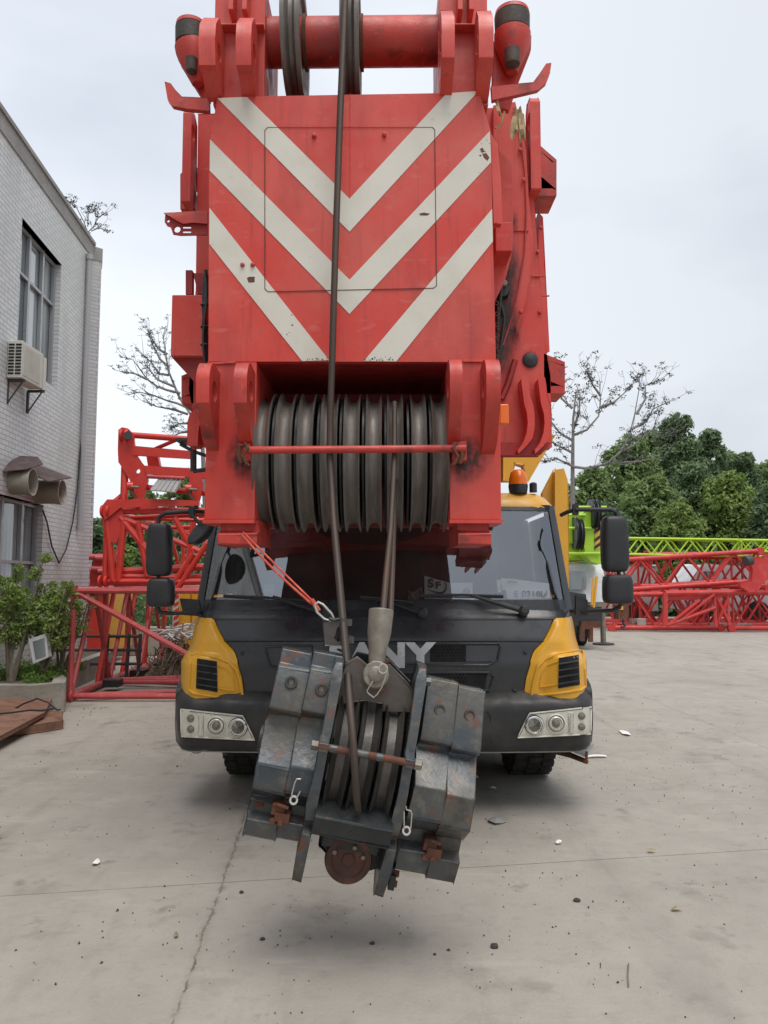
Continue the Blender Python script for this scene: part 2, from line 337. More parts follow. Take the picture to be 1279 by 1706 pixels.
# ground: poured concrete slabs with joints and cracks
def ground_mat():
    m, nt, b = newmat('yard_concrete')
    g = node(nt, 'ShaderNodeNewGeometry')
    def nf(sc, lo, hi, d=6, st=(1,1,1)):
        mp = node(nt, 'ShaderNodeMapping'); mp.inputs['Scale'].default_value = st; nt.links.new(g.outputs['Position'], mp.inputs[0])
        n = node(nt, 'ShaderNodeTexNoise'); n.inputs['Scale'].default_value = sc; n.inputs['Detail'].default_value = d; n.inputs['Roughness'].default_value = .6
        nt.links.new(mp.outputs[0], n.inputs['Vector']); r = node(nt, 'ShaderNodeMapRange'); r.inputs['From Min'].default_value = lo; r.inputs['From Max'].default_value = hi; nt.links.new(n.outputs['Fac'], r.inputs['Value']); return r.outputs[0]
    col = mixc(nt, nf(.55, .35, .7), (.375,.345,.305), (.315,.29,.255))
    col = mixc(nt, mul(nt, nf(2.6, .45, .7), .6), col, (.41,.38,.335))
    col = mixc(nt, mul(nt, nf(.25, .52, .68, 5), .45), col, (.235,.215,.185))
    col = mixc(nt, mul(nt, nf(9, .52, .75, 8), .45), col, (.25,.225,.195))
    col = mixc(nt, mul(nt, nf(75, .6, .72, 4), .45), col, (.17,.155,.135))
    col = mixc(nt, mul(nt, nf(130, .62, .7, 3), .5), col, (.50,.47,.42))
    col = mixc(nt, mul(nt, nf(1.7, .58, .70, 8), .6), col, (.17,.155,.13))
    col = mixc(nt, mul(nt, nf(3.3, .63, .72, 6), .6), col, (.13,.12,.10))
    col = mixc(nt, mul(nt, nf(.7, .56, .70, 7, (4, .35, 1)), .35), col, (.20,.185,.16))
    col = mixc(nt, mul(nt, nf(.9, .60, .75, 8, (1, 5, 1)), .5), col, (.47,.445,.40))
    wob = node(nt, 'ShaderNodeTexNoise'); wob.inputs['Scale'].default_value = 3; wob.inputs['Detail'].default_value = 9; wob.inputs['Roughness'].default_value = .75
    nt.links.new(g.outputs['Position'], wob.inputs['Vector'])
    hgt = None
    def line(a, b_, width, wamp, amt, colr, brk=None):
        nonlocal col, hgt
        d = (b_-a).normalized(); n = Vector((-d.y, d.x, 0))
        sv = node(nt, 'ShaderNodeVectorMath', operation='SUBTRACT'); nt.links.new(g.outputs['Position'], sv.inputs[0]); sv.inputs[1].default_value = a
        dt = node(nt, 'ShaderNodeVectorMath', operation='DOT_PRODUCT'); nt.links.new(sv.outputs[0], dt.inputs[0]); dt.inputs[1].default_value = n
        ws = node(nt, 'ShaderNodeMath', operation='MULTIPLY_ADD'); nt.links.new(wob.outputs['Fac'], ws.inputs[0]); ws.inputs[1].default_value = wamp; ws.inputs[2].default_value = -.5*wamp
        ad = node(nt, 'ShaderNodeMath', operation='ADD'); nt.links.new(dt.outputs['Value'], ad.inputs[0]); nt.links.new(ws.outputs[0], ad.inputs[1])
        ab = node(nt, 'ShaderNodeMath', operation='ABSOLUTE'); nt.links.new(ad.outputs[0], ab.inputs[0])
        r = node(nt, 'ShaderNodeMapRange'); r.inputs['From Min'].default_value = width*.4; r.inputs['From Max'].default_value = width; r.inputs['To Min'].default_value = 1; r.inputs['To Max'].default_value = 0
        nt.links.new(ab.outputs[0], r.inputs['Value'])
        f = r.outputs[0]
        if brk: f = mul(nt, f, nf(brk[0], brk[1], brk[2], 5))
        # limited to its own length
        dl = node(nt, 'ShaderNodeVectorMath', operation='DOT_PRODUCT'); nt.links.new(sv.outputs[0], dl.inputs[0]); dl.inputs[1].default_value = d
        L = (b_-a).length
        l1 = node(nt, 'ShaderNodeMath', operation='GREATER_THAN'); nt.links.new(dl.outputs['Value'], l1.inputs[0]); l1.inputs[1].default_value = 0
        l2 = node(nt, 'ShaderNodeMath', operation='LESS_THAN'); nt.links.new(dl.outputs['Value'], l2.inputs[0]); l2.inputs[1].default_value = L
        f = mul(nt, f, mul(nt, l1.outputs[0], l2.outputs[0]))
        col = mixc(nt, mul(nt, f, amt), col, colr)
    A = G(0, 1493); B = G(1279, 1415); dd = (B-A).normalized()
    line(A-dd*6, B+dd*12, .0055, .006, .8, (.10,.09,.075), (1.2, .3, .5))
    A = G(420, 1325); B = G(288, 1706); dd = (B-A).normalized()
    line(A-dd*14, B+dd*3, .0075, .085, .85, (.09,.08,.065), (13, .34, .56))
    line(A-dd*14, B+dd*3, .020, .11, .55, (.16,.145,.12), (9, .50, .62))
    line(A-dd*14, B+dd*3, .040, .05, .30, (.24,.22,.19), (3, .35, .6))
    line(G(1000, 1130), G(1330, 1268), .008, .03, .5, (.14,.13,.11), (1.5, .3, .5))
    for p0_, p1_, am in ((G(905,1300),G(1200,1706),.16),(G(470,1300),G(180,1706),.10),(G(1000,1180),G(1279,1330),.12),(G(960,1120),G(700,1706),.07)):
        dd = (p1_-p0_).normalized(); line(p0_-dd*3, p1_+dd*2, .16, .10, am, (.12,.11,.095), (2.2, .30, .60))
    line(Vector((-14, 9.0, 0)), Vector((-2, 8.7, 0)), .007, .015, .6, (.13,.12,.10), (1, .3, .5))
    line(Vector((1.9, 8.4, 0)), Vector((30, 10.2, 0)), .008, .015, .5, (.15,.13,.11), (1, .3, .5))
    nt.links.new(col, b.inputs['Base Color']); b.inputs['Roughness'].default_value = .8; b.inputs['Specular IOR Level'].default_value = .35
    bump(nt, b, nf(45, .2, .8, 8), .35, .006)
    return m
M['ground'] = ground_mat()
M['far_ground'] = mat('far_ground', (.13,.14,.08), 1)

# ================================================================ GROUND
g = MB().add([(-400,-60,0),(400,-60,0),(400,700,0),(-400,700,0)], [(0,1,2,3)]).build('ground', M['ground'], smooth=False)
tag(g, None, None, kind='structure')
# ================================================================ MOBILE CRANE
crane = thing('mobile_crane', 'large truck crane facing the camera, chevron-striped red boom above a black and yellow cab', 'crane', (0, 6.8, 0))
head = MB()
YF = 4.2
# main front plate
head.pp([(347,602),(348,300),(349,235),(362,163),(400,161),(742,155),(797,151),(817,217),(821,400),(826,603)], YF, .05)
boomhead = head.build('boom_head', M['red'], crane, bevel=.006)
BH = boomhead
# side plates of the head, running back into the boom
sub('side_plate', M['red'], BH, lambda b: b.prism([P(349,235,YF+.052), P(347,602,YF+.052), Vector((P(347,602,YF).x, 5.0, 2.55)), Vector((P(349,235,YF).x, 5.0, 3.95))], (.05,0,0)))
sub('side_plate', M['red'], BH, lambda b: b.prism([P(818,235,YF+.052), P(825,602,YF+.052), Vector((P(825,602,YF).x, 5.0, 2.55)), Vector((P(818,235,YF).x, 5.0, 3.95))], (-.05,0,0)))
sub('side_flange', M['red'], BH, lambda b: b.pp([(817,219),(828,240),(836,300),(836,372),(822,372)], YF+.055, .05), bevel=.004)
# chevrons
def ch(*pts):
    return lambda b: b.pp(pts, YF-.0035, .0033)
for poly in ([(362,163.5),(411,161.5),(582,331),(744,155.5),(797,151.5),(582,386)],
             [(349.5,232),(582,466),(816,218),(818,270),(582,523),(349,284)],
             [(348.6,346),(548,600),(503,601.5),(348.3,406)],
             [(819.6,348),(821,402),(660,602),(606,601.5)]):
    sub('white_stripe', M['white_stripe'], BH, ch(*poly), smooth=False)
def chips(b):
    rnd = random.Random(31)
    for _ in range(46):
        r_ = rnd.random()
        if r_ < .4: x, y = rnd.uniform(508,548), 601.5-abs(rnd.gauss(0,3))
        elif r_ < .85: x, y = rnd.uniform(606,655), 600.5-abs(rnd.gauss(0,3.5))
        elif r_ < .93: x, y = rnd.gauss(485,6), rnd.uniform(505,565)
        else: x, y = rnd.gauss(806,5), rnd.gauss(240,12)
        s = rnd.uniform(.6,1.7); ph = rnd.uniform(0,6)
        b.prism([P(x+s*rnd.uniform(.6,1.3)*math.cos(ph+k*1.05), y+s*rnd.uniform(.5,1.1)*math.sin(ph+k*1.05), YF-.0042) for k in range(6)], (0,.0006,0))
    for q in ([(799,248),(804,246),(807,252),(803,255)],[(803,256),(810,255),(815,262),(812,268),(806,263)],[(698,356),(706,354),(716,356),(712,359),(700,359)],[(411,463),(415,461),(424,461),(424,470),(414,471)]):
        b.pp(q, YF-.0042, .0006)
tag(sub('paint_chip', M['rust'], BH, chips, smooth=False), None, None, kind='stuff')
# access hatch joint, bolts, centre weld
def hatch(b):
    y = YF-.0062
    c = [(446,212),(720,212),(724,216),(727,476),(722,480),(446,486),(441,481),(441,217)]
    for i in range(8):
        if i in (0,): 
            b.tube([P(*c[i],y+.002), P(*c[(i+1)%8],y+.002)], .0016, 5)
        else: b.tube([P(*c[i],y+.002), P(*c[(i+1)%8],y+.002)], .0024, 5)
sub('hatch_joint', M['seam'], BH, hatch)
for x, y in ((523,227),(640,225),(404,442),(421,442)): sub('bolt', M['red_dirty'], BH, lambda b: b.lathe([(0,.014),(.014,.012),(.018,.006)], P(x,y,YF-.002), (0,-1,0), 6))
sub('weld_seam', M['red'], BH, lambda b: b.tube([P(583,157,YF),P(583,330,YF)], .0035, 6))
# head cheeks below: legs left and right of the sheaves
def leg(b, x0, x1, f0, f1):
    b.box(x0, x1, YF+.003, 5.0, P(0,866,YF).z, P(0,600,YF).z-.002)
def foot(b, x0, x1):
    z1 = P(0,866,YF).z-.001; z0 = P(0,907,YF).z
    b.prism([(x0,YF-.03,z0),(x0,YF-.03,z0+.055),(x0,YF+.05,z0+.075),(x0,YF+.05,z1),(x0,YF+.5,z1),(x0,YF+.5,z0)], (x1-x0,0,0))
xl0, xl1 = P(343,700,YF).x, P(426,700,YF).x
xr0, xr1 = P(748,700,YF).x, P(833,700,YF).x
sub('cheek', M['red'], BH, lambda b: leg(b, xl0, xl1, 0, 0), bevel=.006)
sub('cheek', M['red'], BH, lambda b: leg(b, xr0, xr1, 0, 0), bevel=.006)
sub('foot_block', M['red_dirty'], BH, lambda b: foot(b, P(365,880,YF).x, P(428,880,YF).x), bevel=.006)
sub('foot_block', M['red_dirty'], BH, lambda b: foot(b, P(762,880,YF).x, P(815,880,YF).x), bevel=.006)
# lip under each cheek
sub('lip', M['red'], BH, lambda b: b.box(xl0-.004, xl1+.003, YF-.02, YF+.3, P(0,872,YF).z, P(0,866,YF).z+.0))
sub('lip', M['red'], BH, lambda b: b.box(xr0-.004, xr1+.004, YF-.02, YF+.3, P(0,872,YF).z, P(0,866,YF).z+.0))
# recess roof and back
zc = P(0,602,YF).z
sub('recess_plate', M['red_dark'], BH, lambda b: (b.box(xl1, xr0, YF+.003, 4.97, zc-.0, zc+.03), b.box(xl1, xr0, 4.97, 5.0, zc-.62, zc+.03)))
sub('added_rear_cover', M['belly'], BH, lambda b: b.box(xl0, xr1, 5.0, 5.02, 1.985, 2.9))  # added dark plate, hides the red cheek backs from the windscreen reflection
# lugs around the head: profile in (Y,z), hole seen from the side
def lug(b, x0, x1, ztop, yfr, h, hole=.058, flip=1, yb=YF+.02):
    c = Vector((x0, yfr+.14, ztop-.15 if flip > 0 else ztop-.18))
    pts = [Vector((x0, yfr+.14+.13*math.cos(R(a)), ztop-.13+.13*math.sin(R(a)))) for a in range(70, 181, 15)]
    pts += [Vector((x0, yfr+.02, ztop-.24)), Vector((x0, yfr+.17, ztop-h+.06)), Vector((x0, yb, ztop-h)), Vector((x0, yb, ztop-.02))]
    b.prism(pts, (x1-x0,0,0), [circ((x0, yfr+.145, ztop-.15), hole, 18, (0,1,0), (0,0,1))])
yl = 3.93
for x0, x1 in ((325,347),(388,410)): sub('lug', M['red_dirty'] , BH, lambda b: lug(b, P(x0,650,yl).x, P(x1,650,yl).x, P(0,603,yl+.1).z, yl, .46), bevel=.008)
for x0, x1 in ((750,771),(811,835)): sub('lug', M['red_dirty'], BH, lambda b: lug(b, P(x0,650,yl).x, P(x1,650,yl).x, P(0,597,yl+.1).z, yl, .50), bevel=.008)
# crossbar of weld between lugs
sub('weld_seam', M['red'], BH, lambda b: b.tube([P(352,606,YF-.002),P(392,604,YF-.002)], .008, 6))
sub('weld_seam', M['red'], BH, lambda b: b.tube([P(772,602,YF-.002),P(812,602,YF-.002)], .008, 6))
# upper cheeks
for a, b_ in (((352,438),(365,395)), ((733,815),(758,800))):
    x0, x1 = P(a[0],100,YF).x, P(a[1],100,YF).x
    sub('upper_cheek', M['red'], BH, lambda b: (b.box(x0, x1, YF+.06, YF+.11, P(0,165,YF).z, P(0,-40,YF).z), b.box(x0, x0+.04, YF+.11, YF+.6, P(0,165,YF).z, P(0,-40,YF).z), b.box(x1-.04, x1, YF+.11, YF+.6, P(0,165,YF).z, P(0,-40,YF).z),
        b.box(x0+.10, x0+.13, YF-.05, YF+.06, P(0,26,YF).z, P(0,-40,YF).z), b.box(x1-.12, x1-.09, YF-.05, YF+.06, P(0,26,YF).z, P(0,-40,YF).z), b.box(x0+.0, x1, YF-.01, YF+.06, P(0,40,YF).z-.012, P(0,40,YF).z)), bevel=.005)
def ulug(b, x0, x1, ztop, yfr, zbot):
    pts = [(yfr+.20,ztop),(yfr+.10,ztop-.0),(yfr+.015,ztop-.10),(yfr,ztop-.2),(yfr+.02,ztop-.34),(yfr+.10,zbot+.06),(YF+.0,zbot),(YF+.055,zbot),(YF+.055,ztop)]
    b.prism([(x0,y,z) for y, z in pts], (x1-x0,0,0), [circ((x0, yfr+.115, ztop-.20), .05, 18, (0,1,0), (0,0,1))])
yu = 4.0
for x0, x1 in ((330,357),(392,417),(737,757),(799,822)):
    sub('upper_lug', M['red'], BH, lambda b: ulug(b, P(x0,100,yu).x, P(x1,100,yu).x, P(0,34 if x0 < 600 else 22,yu+.12).z, yu, P(0,160,YF).z), bevel=.008)
# head shaft and two big thin sheaves
ysh = 4.45; zs = P(0,72,ysh).z
sub('shaft', M['red_dirty'], BH, lambda b: b.tube([(P(425,72,ysh).x,ysh,zs),(P(745,72,ysh).x,ysh,zs+.012)], .14, 32))
def thinsheave(x, tilt=0):
    prof = [(-.035,.15),(-.035,.24),(-.055,.26),(-.055,.335),(-.03,.335),(-.012,.285),(.012,.285),(.03,.335),(.055,.335),(.055,.26),(.035,.24),(.035,.15)]
    o = MB().lathe(prof, (x, ysh, zs), (1, 0, 0), 64, closed=True).build('head_sheave', M['sheave'], BH)
    sub('spacer', M['rust'], BH, lambda b: b.tube([(x+.055,ysh,zs),(x+.075,ysh,zs)], .155, 32))
    return o
XS1, XS2 = P(492,72,ysh).x, P(585,72,ysh).x
thinsheave(XS1); thinsheave(XS2)
# rollers and horns at the sides
def sroller(px, py, k, dx):
    c = P(px, py, 4.45)
    MB().lathe([(-.055,.085*k),(-.05,.095*k),(.05,.097*k),(.055,.088*k)], c, (0,0,1), 28).build('guide_roller', M['roller'], BH)
    MB().lathe([(0,.096*k),(.025,.092*k),(.038,.06*k),(.042,0)], c+Vector((0,0,.056)), (0,0,1), 28).build('roller_cap', M['red_dirty'], BH)
    MB().lathe([(0,.100*k),(-.035,.100*k),(-.08,.092*k),(-.15,.07*k),(-.25,.035)], c-Vector((0,0,.060)), Vector((dx,0,1)), 24).build('roller_bracket', M['red_dirty'], BH)
sroller(318, 62, .98, -.2); sroller(853, 42, 1.12, .02)
sub('roller_bracket', M['red_dirty'], BH, lambda b: b.pp([(296,84),(344,80),(348,165),(334,158),(300,104)], 4.5, .04), bevel=.004)
sub('roller_bracket', M['red_dirty'], BH, lambda b: b.pp([(822,70),(884,60),(884,84),(862,140),(848,182),(832,180),(820,140)], 4.5, .04), bevel=.004)
sub('pin', M['roller'], BH, lambda b: b.lathe([(0,.050),(.09,.046),(.10,.03)], P(853,84,4.36), (0,0,-1), 16))
sub('pin', M['roller'], BH, lambda b: b.lathe([(0,.036),(.08,.032),(.09,.02)], P(319,98,4.37), (0,0,-1), 16))
sub('rope_horn', M['red_dirty'], BH, lambda b: b.pp([(274,136),(284,139),(292,150),(303,161),(348,163),(348,184),(310,181),(287,176),(279,166)], 4.35, .035), bevel=.0015)
sub('rope_horn', M['red_dirty'], BH, lambda b: b.pp([(818,143),(888,137),(899,122),(910,106),(918,105),(916,122),(910,137),(896,149),(858,158),(820,166)], 4.35, .035), bevel=.0015)

# nine sheaves of the hoist tackle
yc, rs = 4.56, .413
zc_ = P(0,772,yc).z
for k, (a, b_) in enumerate(((440,463),(474,498),(508,530),(543,567),(578,601),(612,635),(645,668),(682,704),(714,738))):
    x0, x1 = P(a-1,660,yc).x, P(b_+1,660,yc).x; m_ = (x0+x1)/2; h = (x1-x0)/2
    prof = [(-h*.75,.10),(-h*.75,rs-.10),(-h,rs-.04),(-h,rs-.006),(-h*.92,rs),(-h*.84,rs-.006),(-h*.62,rs-.040),(-h*.35,rs-.052),(0,rs-.055),(h*.35,rs-.052),(h*.62,rs-.040),(h*.84,rs-.006),(h*.92,rs),(h,rs-.006),(h,rs-.04),(h*.75,rs-.10),(h*.75,.10)]
    prof = [(q[0], q[1]) for q in prof]
    o = MB().lathe(prof, (m_, yc, zc_), (1,.0,0), 72, closed=True).build('hoist_sheave', M['sheave'], BH)
    me = o.data
sub('sheave_axle', M['darksteel'], BH, lambda b: b.tube([(xl1-.02,yc,zc_),(xr0+.02,yc,zc_)], .11, 24))
for k in range(8):
    xx = P(469+34.6*k,700,yc).x
    sub('spacer_disc', M['sheave_side'], BH, lambda b: b.tube([(xx-.006,yc,zc_),(xx+.006,yc,zc_)], rs-.035, 48))
# retaining rod with end clips
sub('retaining_rod', M['red_dirty'], BH, lambda b: b.tube([P(408,750,4.08),P(560,749,4.075),P(776,747,4.08)], .021, 14))
def clip(b, cx, cy, s):
    b.tube([P(cx,cy-14,4.07),P(cx+6*s,cy-6,4.05),P(cx-3*s,cy+8,4.05),P(cx+4*s,cy+22,4.06)], .009, 7)
    b.tube([P(cx-8*s,cy-10,4.08),P(cx-10*s,cy+5,4.07),P(cx-6*s,cy+20,4.08)], .01, 7)
    b.tube([P(cx-1*s,cy-10,4.10),P(cx-14*s,cy+2,4.09),P(cx+8*s,cy+24,4.08)], .008, 7)
sub('rod_clip', M['rust'], BH, lambda b: clip(b, 407, 752, 1))
sub('rod_clip', M['rust'], BH, lambda b: clip(b, 760, 752, -1))
sub('clip_boss', M['red_dirty'], BH, lambda b: b.box(X(752,750,4.15), X(776,750,4.15), 4.1, 4.203, P(0,770,4.15).z, P(0,738,4.15).z), bevel=.006)
sub('clip_boss', M['red_dirty'], BH, lambda b: b.box(X(398,750,4.15), X(418,750,4.15), 4.12, 4.203, P(0,768,4.15).z, P(0,740,4.15).z), bevel=.006)
# grease stain round the rod end: a thin film on the plate
def blot(cx, cy, rx, ry, Y, seed):
    rnd = random.Random(seed); pts = []
    for k in range(44):
        a = 2*math.pi*k/44; q = 1+.22*noise.noise(Vector((math.cos(a)*1.6, math.sin(a)*1.6, seed)))+rnd.uniform(-.1,.1)
        pts.append((cx+rx*q*math.cos(a), cy+ry*q*math.sin(a)))
    return pts
m, nt, b = newmat('grease_film'); tcn = node(nt, 'ShaderNodeTexCoord'); b.inputs['Base Color'].default_value = (.02,.014,.014,1); b.inputs['Roughness'].default_value = .45
tpn = node(nt, 'ShaderNodeBsdfTransparent'); msn = node(nt, 'ShaderNodeMixShader')
vm = node(nt, 'ShaderNodeVectorMath', operation='LENGTH'); nt.links.new(tcn.outputs['Object'], vm.inputs[0])
dn = node(nt, 'ShaderNodeMapRange'); dn.inputs['From Min'].default_value = .3; dn.inputs['From Max'].default_value = 1.0; dn.inputs['To Min'].default_value = .95; dn.inputs['To Max'].default_value = 0; nt.links.new(vm.outputs['Value'], dn.inputs['Value'])
nmx = node(nt, 'ShaderNodeMath', operation='MULTIPLY'); nt.links.new(dn.outputs[0], nmx.inputs[0]); nt.links.new(noise_fac(nt, 3.0, .3, .6, 8), nmx.inputs[1])
nt.links.new(nmx.outputs[0], msn.inputs[0]); nt.links.new(tpn.outputs[0], msn.inputs[1]); nt.links.new(b.outputs[0], msn.inputs[2]); nt.links.new(msn.outputs[0], nt.nodes['Material Output'].inputs[0])
M['grease'] = m
def stain(px, py, rx, ry, Y, parent, n=24):
    """irregular grease film, unit disc scaled to size so the film fades at its own edge"""
    me = bpy.data.meshes.new('grease_stain')
    vs = [(0,0,0)]+[(math.cos(2*math.pi*k/n), 0, math.sin(2*math.pi*k/n)) for k in range(n)]
    me.from_pydata(vs, [], [(0, 1+(k+1) % n, 1+k) for k in range(n)]); me.materials.append(M['grease'])
    o = bpy.data.objects.new('grease_stain', me); C.objects.link(o); o.parent = parent
    off = Vector((0,0,0)); q = parent
    while q: off += q.location; q = q.parent
    o.location = P(px, py, Y)-off; o.scale = (rx*Y/FPX, 1, ry*Y/FPX); return o
stain(776, 765, 38, 48, YF-.0015, BH); stain(405, 760, 32, 46, YF-.0015, BH); 

# ropes
rope = MB().tube([P(588,-75,4.12),P(575,-20,4.10),P(566,200,4.09),P(558,430,4.085),P(553,600,4.08),P(550,690,4.10),P(549,760,4.11),P(555,860,4.00),P(568,1000,3.68),P(579,1120,3.38),P(584,1190,3.20),P(589,1250,3.16),P(593,1318,3.16),P(596,1350,3.24)], [.0185]*8+[.018,.0170,.0160,.0155,.0155,.0155], 12).build('hoist_rope', M['rope'], crane)
MB().tube([P(657,670,4.20),P(657,760,4.11),P(651,880,3.92),P(643,960,3.66),P(637,1030,3.50)], .0150, 12).build('hoist_rope', M['rope'], crane)
MB().tube([P(657,800,4.22),P(656,880,4.02),P(653,960,3.72),P(650,1030,3.53)], .0135, 12).build('hoist_rope', M['rope'], crane)

# ---- boom sections behind the head
def ovaloid(cx, hw, zt, zb, n=18, top=.12):
    pts = [(cx-hw+top, zt), (cx-hw, zt-top)]
    r = hw
    zc0 = zb+r*.95
    for k in range(n+1):
        a = math.pi+math.pi*k/n
        pts.append((cx+hw*math.cos(a), zc0+r*.95*math.sin(a)))
    pts += [(cx+hw, zt-top), (cx+hw-top, zt)]
    return pts
def ov(b, cx, hw, zt, zb, y0, y1, rise=0):
    o = ovaloid(cx, hw, zt, zb); n = len(o)
    vs = [(x, y0, z) for x, z in o]+[(x, y1, z+rise) for x, z in o]
    b.add(vs, [tuple(range(n))[::-1], tuple(range(n, 2*n))]+[(i, (i+1) % n, (i+1) % n+n, i+n) for i in range(n)])
boom = MB(); ov(boom, -.11, 1.00, 4.50, 2.52, 5.1, 13.5, .5)
boom = boom.build('boom', M['belly'], crane)
sub('inner_boom_section', M['red'], boom, lambda b: ov(b, -.11, .93, 4.42, 2.95, 4.70, 5.1))
# collar plate with rounded opening look: outer frame
col_out = [(330,190),(842,180),(872,190),(890,330),(905,560),(917,625),(919,745),(832,756),(832,740),(330,740),(314,650),(326,480)]
def collar(b):
    b.pp(col_out, 4.98, .12)
sub('collar', M['red'], boom, collar, bevel=.008)
# curved inner section edge on the right
arc = [(878,330),(884,400),(882,450),(874,500),(862,545),(846,585),(830,618)]
sub('section_edge', M['red'], boom, lambda b: b.tube([P(x,y,4.93) for x, y in arc], .012, 8))
sub('inner_section_plate', M['red'], boom, lambda b: b.pp([(822,176),(858,170),(876,250),(880,330),(884,400),(882,450),(874,500),(862,545),(846,585),(830,618),(822,622)], 4.90, .078), bevel=.004)
sub('wear_strip', M['red_dark'], boom, lambda b: b.tube([P(858,600,4.955),P(846,640,4.955),P(835,665,4.955)], .02, 6))
sub('rib', M['red'], boom, lambda b: (b.tube([P(855,384,4.895),P(880,384,4.895)], .007, 6), b.tube([P(886,460,4.975),P(908,460,4.975)], .007, 6), b.tube([P(903,493,4.975),P(915,493,4.975)], .006, 6)))
sub('side_rail', M['red'], boom, lambda b: b.pp([(897,355),(903,362),(908,440),(914,585),(905,590),(896,500)], 5.12, .3), bevel=.006)
sub('square_bracket', M['red'], boom, lambda b: b.box(X(823,400,4.55), X(851,400,4.55), 4.50, 4.80, P(0,424,4.55).z, P(0,376,4.55).z), bevel=.006)
# black greasy latch and bolts in the gap
sub('latch', M['block_dark'], boom, lambda b: b.pp([(822,432),(846,430),(840,470),(850,478),(846,492),(824,498),(836,520),(828,560),(822,560)], 4.84, .05), bevel=.006)
sub('bolt', M['castgrey'], boom, lambda b: b.lathe([(0,.02),(.03,.02),(.035,.014)], P(839,474,4.84), (0,-1,0), 10))
sub('bolt', M['castgrey'], boom, lambda b: b.lathe([(0,.018),(.03,.018),(.035,.012)], P(841,322,4.89), (0,-1,0), 10))
sub('bolt_plate', M['red_dirty'], boom, lambda b: b.lathe([(0,.04),(.012,.04)], P(841,326,4.90), (0,-1,0), 14))
stain(850, 370, 16, 26, 4.885, boom); stain(846, 545, 26, 60, 4.885, boom); stain(845, 450, 26, 60, 4.885, boom); stain(883, 600, 17, 18, 4.972, boom); stain(883, 600, 14, 15, 4.968, boom); stain(858, 558, 10, 22, 4.885, boom); stain(838, 430, 22, 40, 4.882, boom); stain(836, 590, 18, 40, 4.880, boom); stain(840, 500, 24, 60, 4.878, boom)
for x, y in ((866,250),(872,300),(868,520),(899,520),(896,420),(901,380)): sub('bolt', M['red_dirty'], boom, lambda b: b.lathe([(0,.014),(.012,.012),(.014,.006)], P(x,y,4.885 if x < 880 else 4.975), (0,-1,0), 8))
sub('section_edge', M['red_dirty'], boom, lambda b: b.tube([P(x,y,4.885) for x, y in ((856,180),(868,230),(875,290),(877,350),(874,420),(864,480),(852,530),(838,575))], .006, 6))
sub('grease_lump', M['rubber'], boom, lambda b: b.lathe([(0,.052),(.014,.045),(.022,.02),(.023,0)], P(883,600,4.98), (0,-1,.0), 16))
for k, pts in enumerate(([(829,300),(833,340),(829,372)],[(826,430),(836,470),(831,520),(826,570),(829,612)],[(832,498),(840,530),(834,575),(828,600)],[(838,395),(848,410),(846,440),(836,452)])):
    sub('hose', M['rubber'], boom, lambda b: b.tube([P(x,y,4.80+.01*k) for x, y in pts], .011, 8))
sub('chain', M['rust'], boom, lambda b: [b.ring(P(827+2*(i%2),505+i*9,4.78), (1,0,0) if i%2 else (0,1,0), .012, .004, 12, 5) for i in range(11)])
# right side brackets
def ylug(b, px0, px1, Y, zt, zb, yf, hole=None, s=0):
    yy = 690 if s else 250; x0, x1 = X(px0,yy,Y), X(px1,yy,Y)
    pts = [(yf+.02,zt-.05),(yf+.06,zt),(yf+.14,zt),(yf+.18,zt-.05),(yf+.22,zb),(yf+.03,zb)]
    if s: pts = [(yf+.10,zt),(yf+.17,zt),(yf+.22,zt-.03),(Y+.14,zb),(Y-.03,zb),(yf-.04,zb+.18),(yf-.04,zb+.30),(yf+.08,zb+.42)]
    hs = [circ((x0, yf+.10, zt-.14), hole, 14, (0,1,0), (0,0,1))] if hole else []
    b.prism([(x0,y,z) for y, z in pts], (x1-x0,0,0), hs)
sub('side_lug', M['red'], boom, lambda b: ylug(b, 882, 896, 4.95, P(0,168,4.95).z, P(0,322,4.95).z, 4.86, .05), bevel=.006)
sub('side_lug', M['red'], boom, lambda b: ylug(b, 856, 869, 4.95, P(0,168,5.1).z, P(0,300,5.0).z, 5.12, .05), bevel=.006)
def cbox(b, x0, y0, x1, y1, Y, dy, d=.26):
    """open bracket box seen from the front: top, bottom and outer web"""
    s = 1 if x1 > x0 else -1
    b.prism([P(x0,y0,Y),P(x1,y0+dy,Y),P(x1,y0+dy+7,Y),P(x0,y0+9,Y)], (0,d,0))
    b.prism([P(x0,y1-dy-10,Y),P(x1,y1-10,Y),P(x1,y1,Y),P(x0,y1,Y)], (0,d,0))
    b.prism([P(x1,y0+dy+7,Y),P(x1,y1-10,Y),P(x1-6*s,y1-11,Y),P(x1-6*s,y0+dy+3,Y)], (0,d,0))
    b.prism([P(x0,y0+9,Y),P(x1-6*s,y0+dy+6,Y),P(x1-6*s,y1-12,Y),P(x0,y1-12,Y)], (0,.02,0))
for a in ((897,240,927,326,5.0,26),(906,589,941,655,4.98,14)):
    o = MB(); cbox(o, *a); o.build('side_bracket', M['red_dirty'], boom)
def slug(b, dx):
    b.pp([(868+dx,633),(870+dx,628),(879+dx,629),(881+dx,640),(884+dx,660),(889+dx,674),(891+dx,690),(891+dx,712),(887+dx,730),(876+dx,744),(864+dx,754),(862+dx,750),(871+dx,738),(877+dx,722),(879+dx,705),(878+dx,690),(873+dx,672)], 4.84, .12)
for dx in (0, 28): sub('hanging_lug', M['red'], boom, lambda b: slug(b, dx), bevel=.003)
sub('collar_foot', M['red_dark'], boom, lambda b: b.pp([(832,738),(917,738),(900,757),(832,757)], 4.92, .1), bevel=.004)
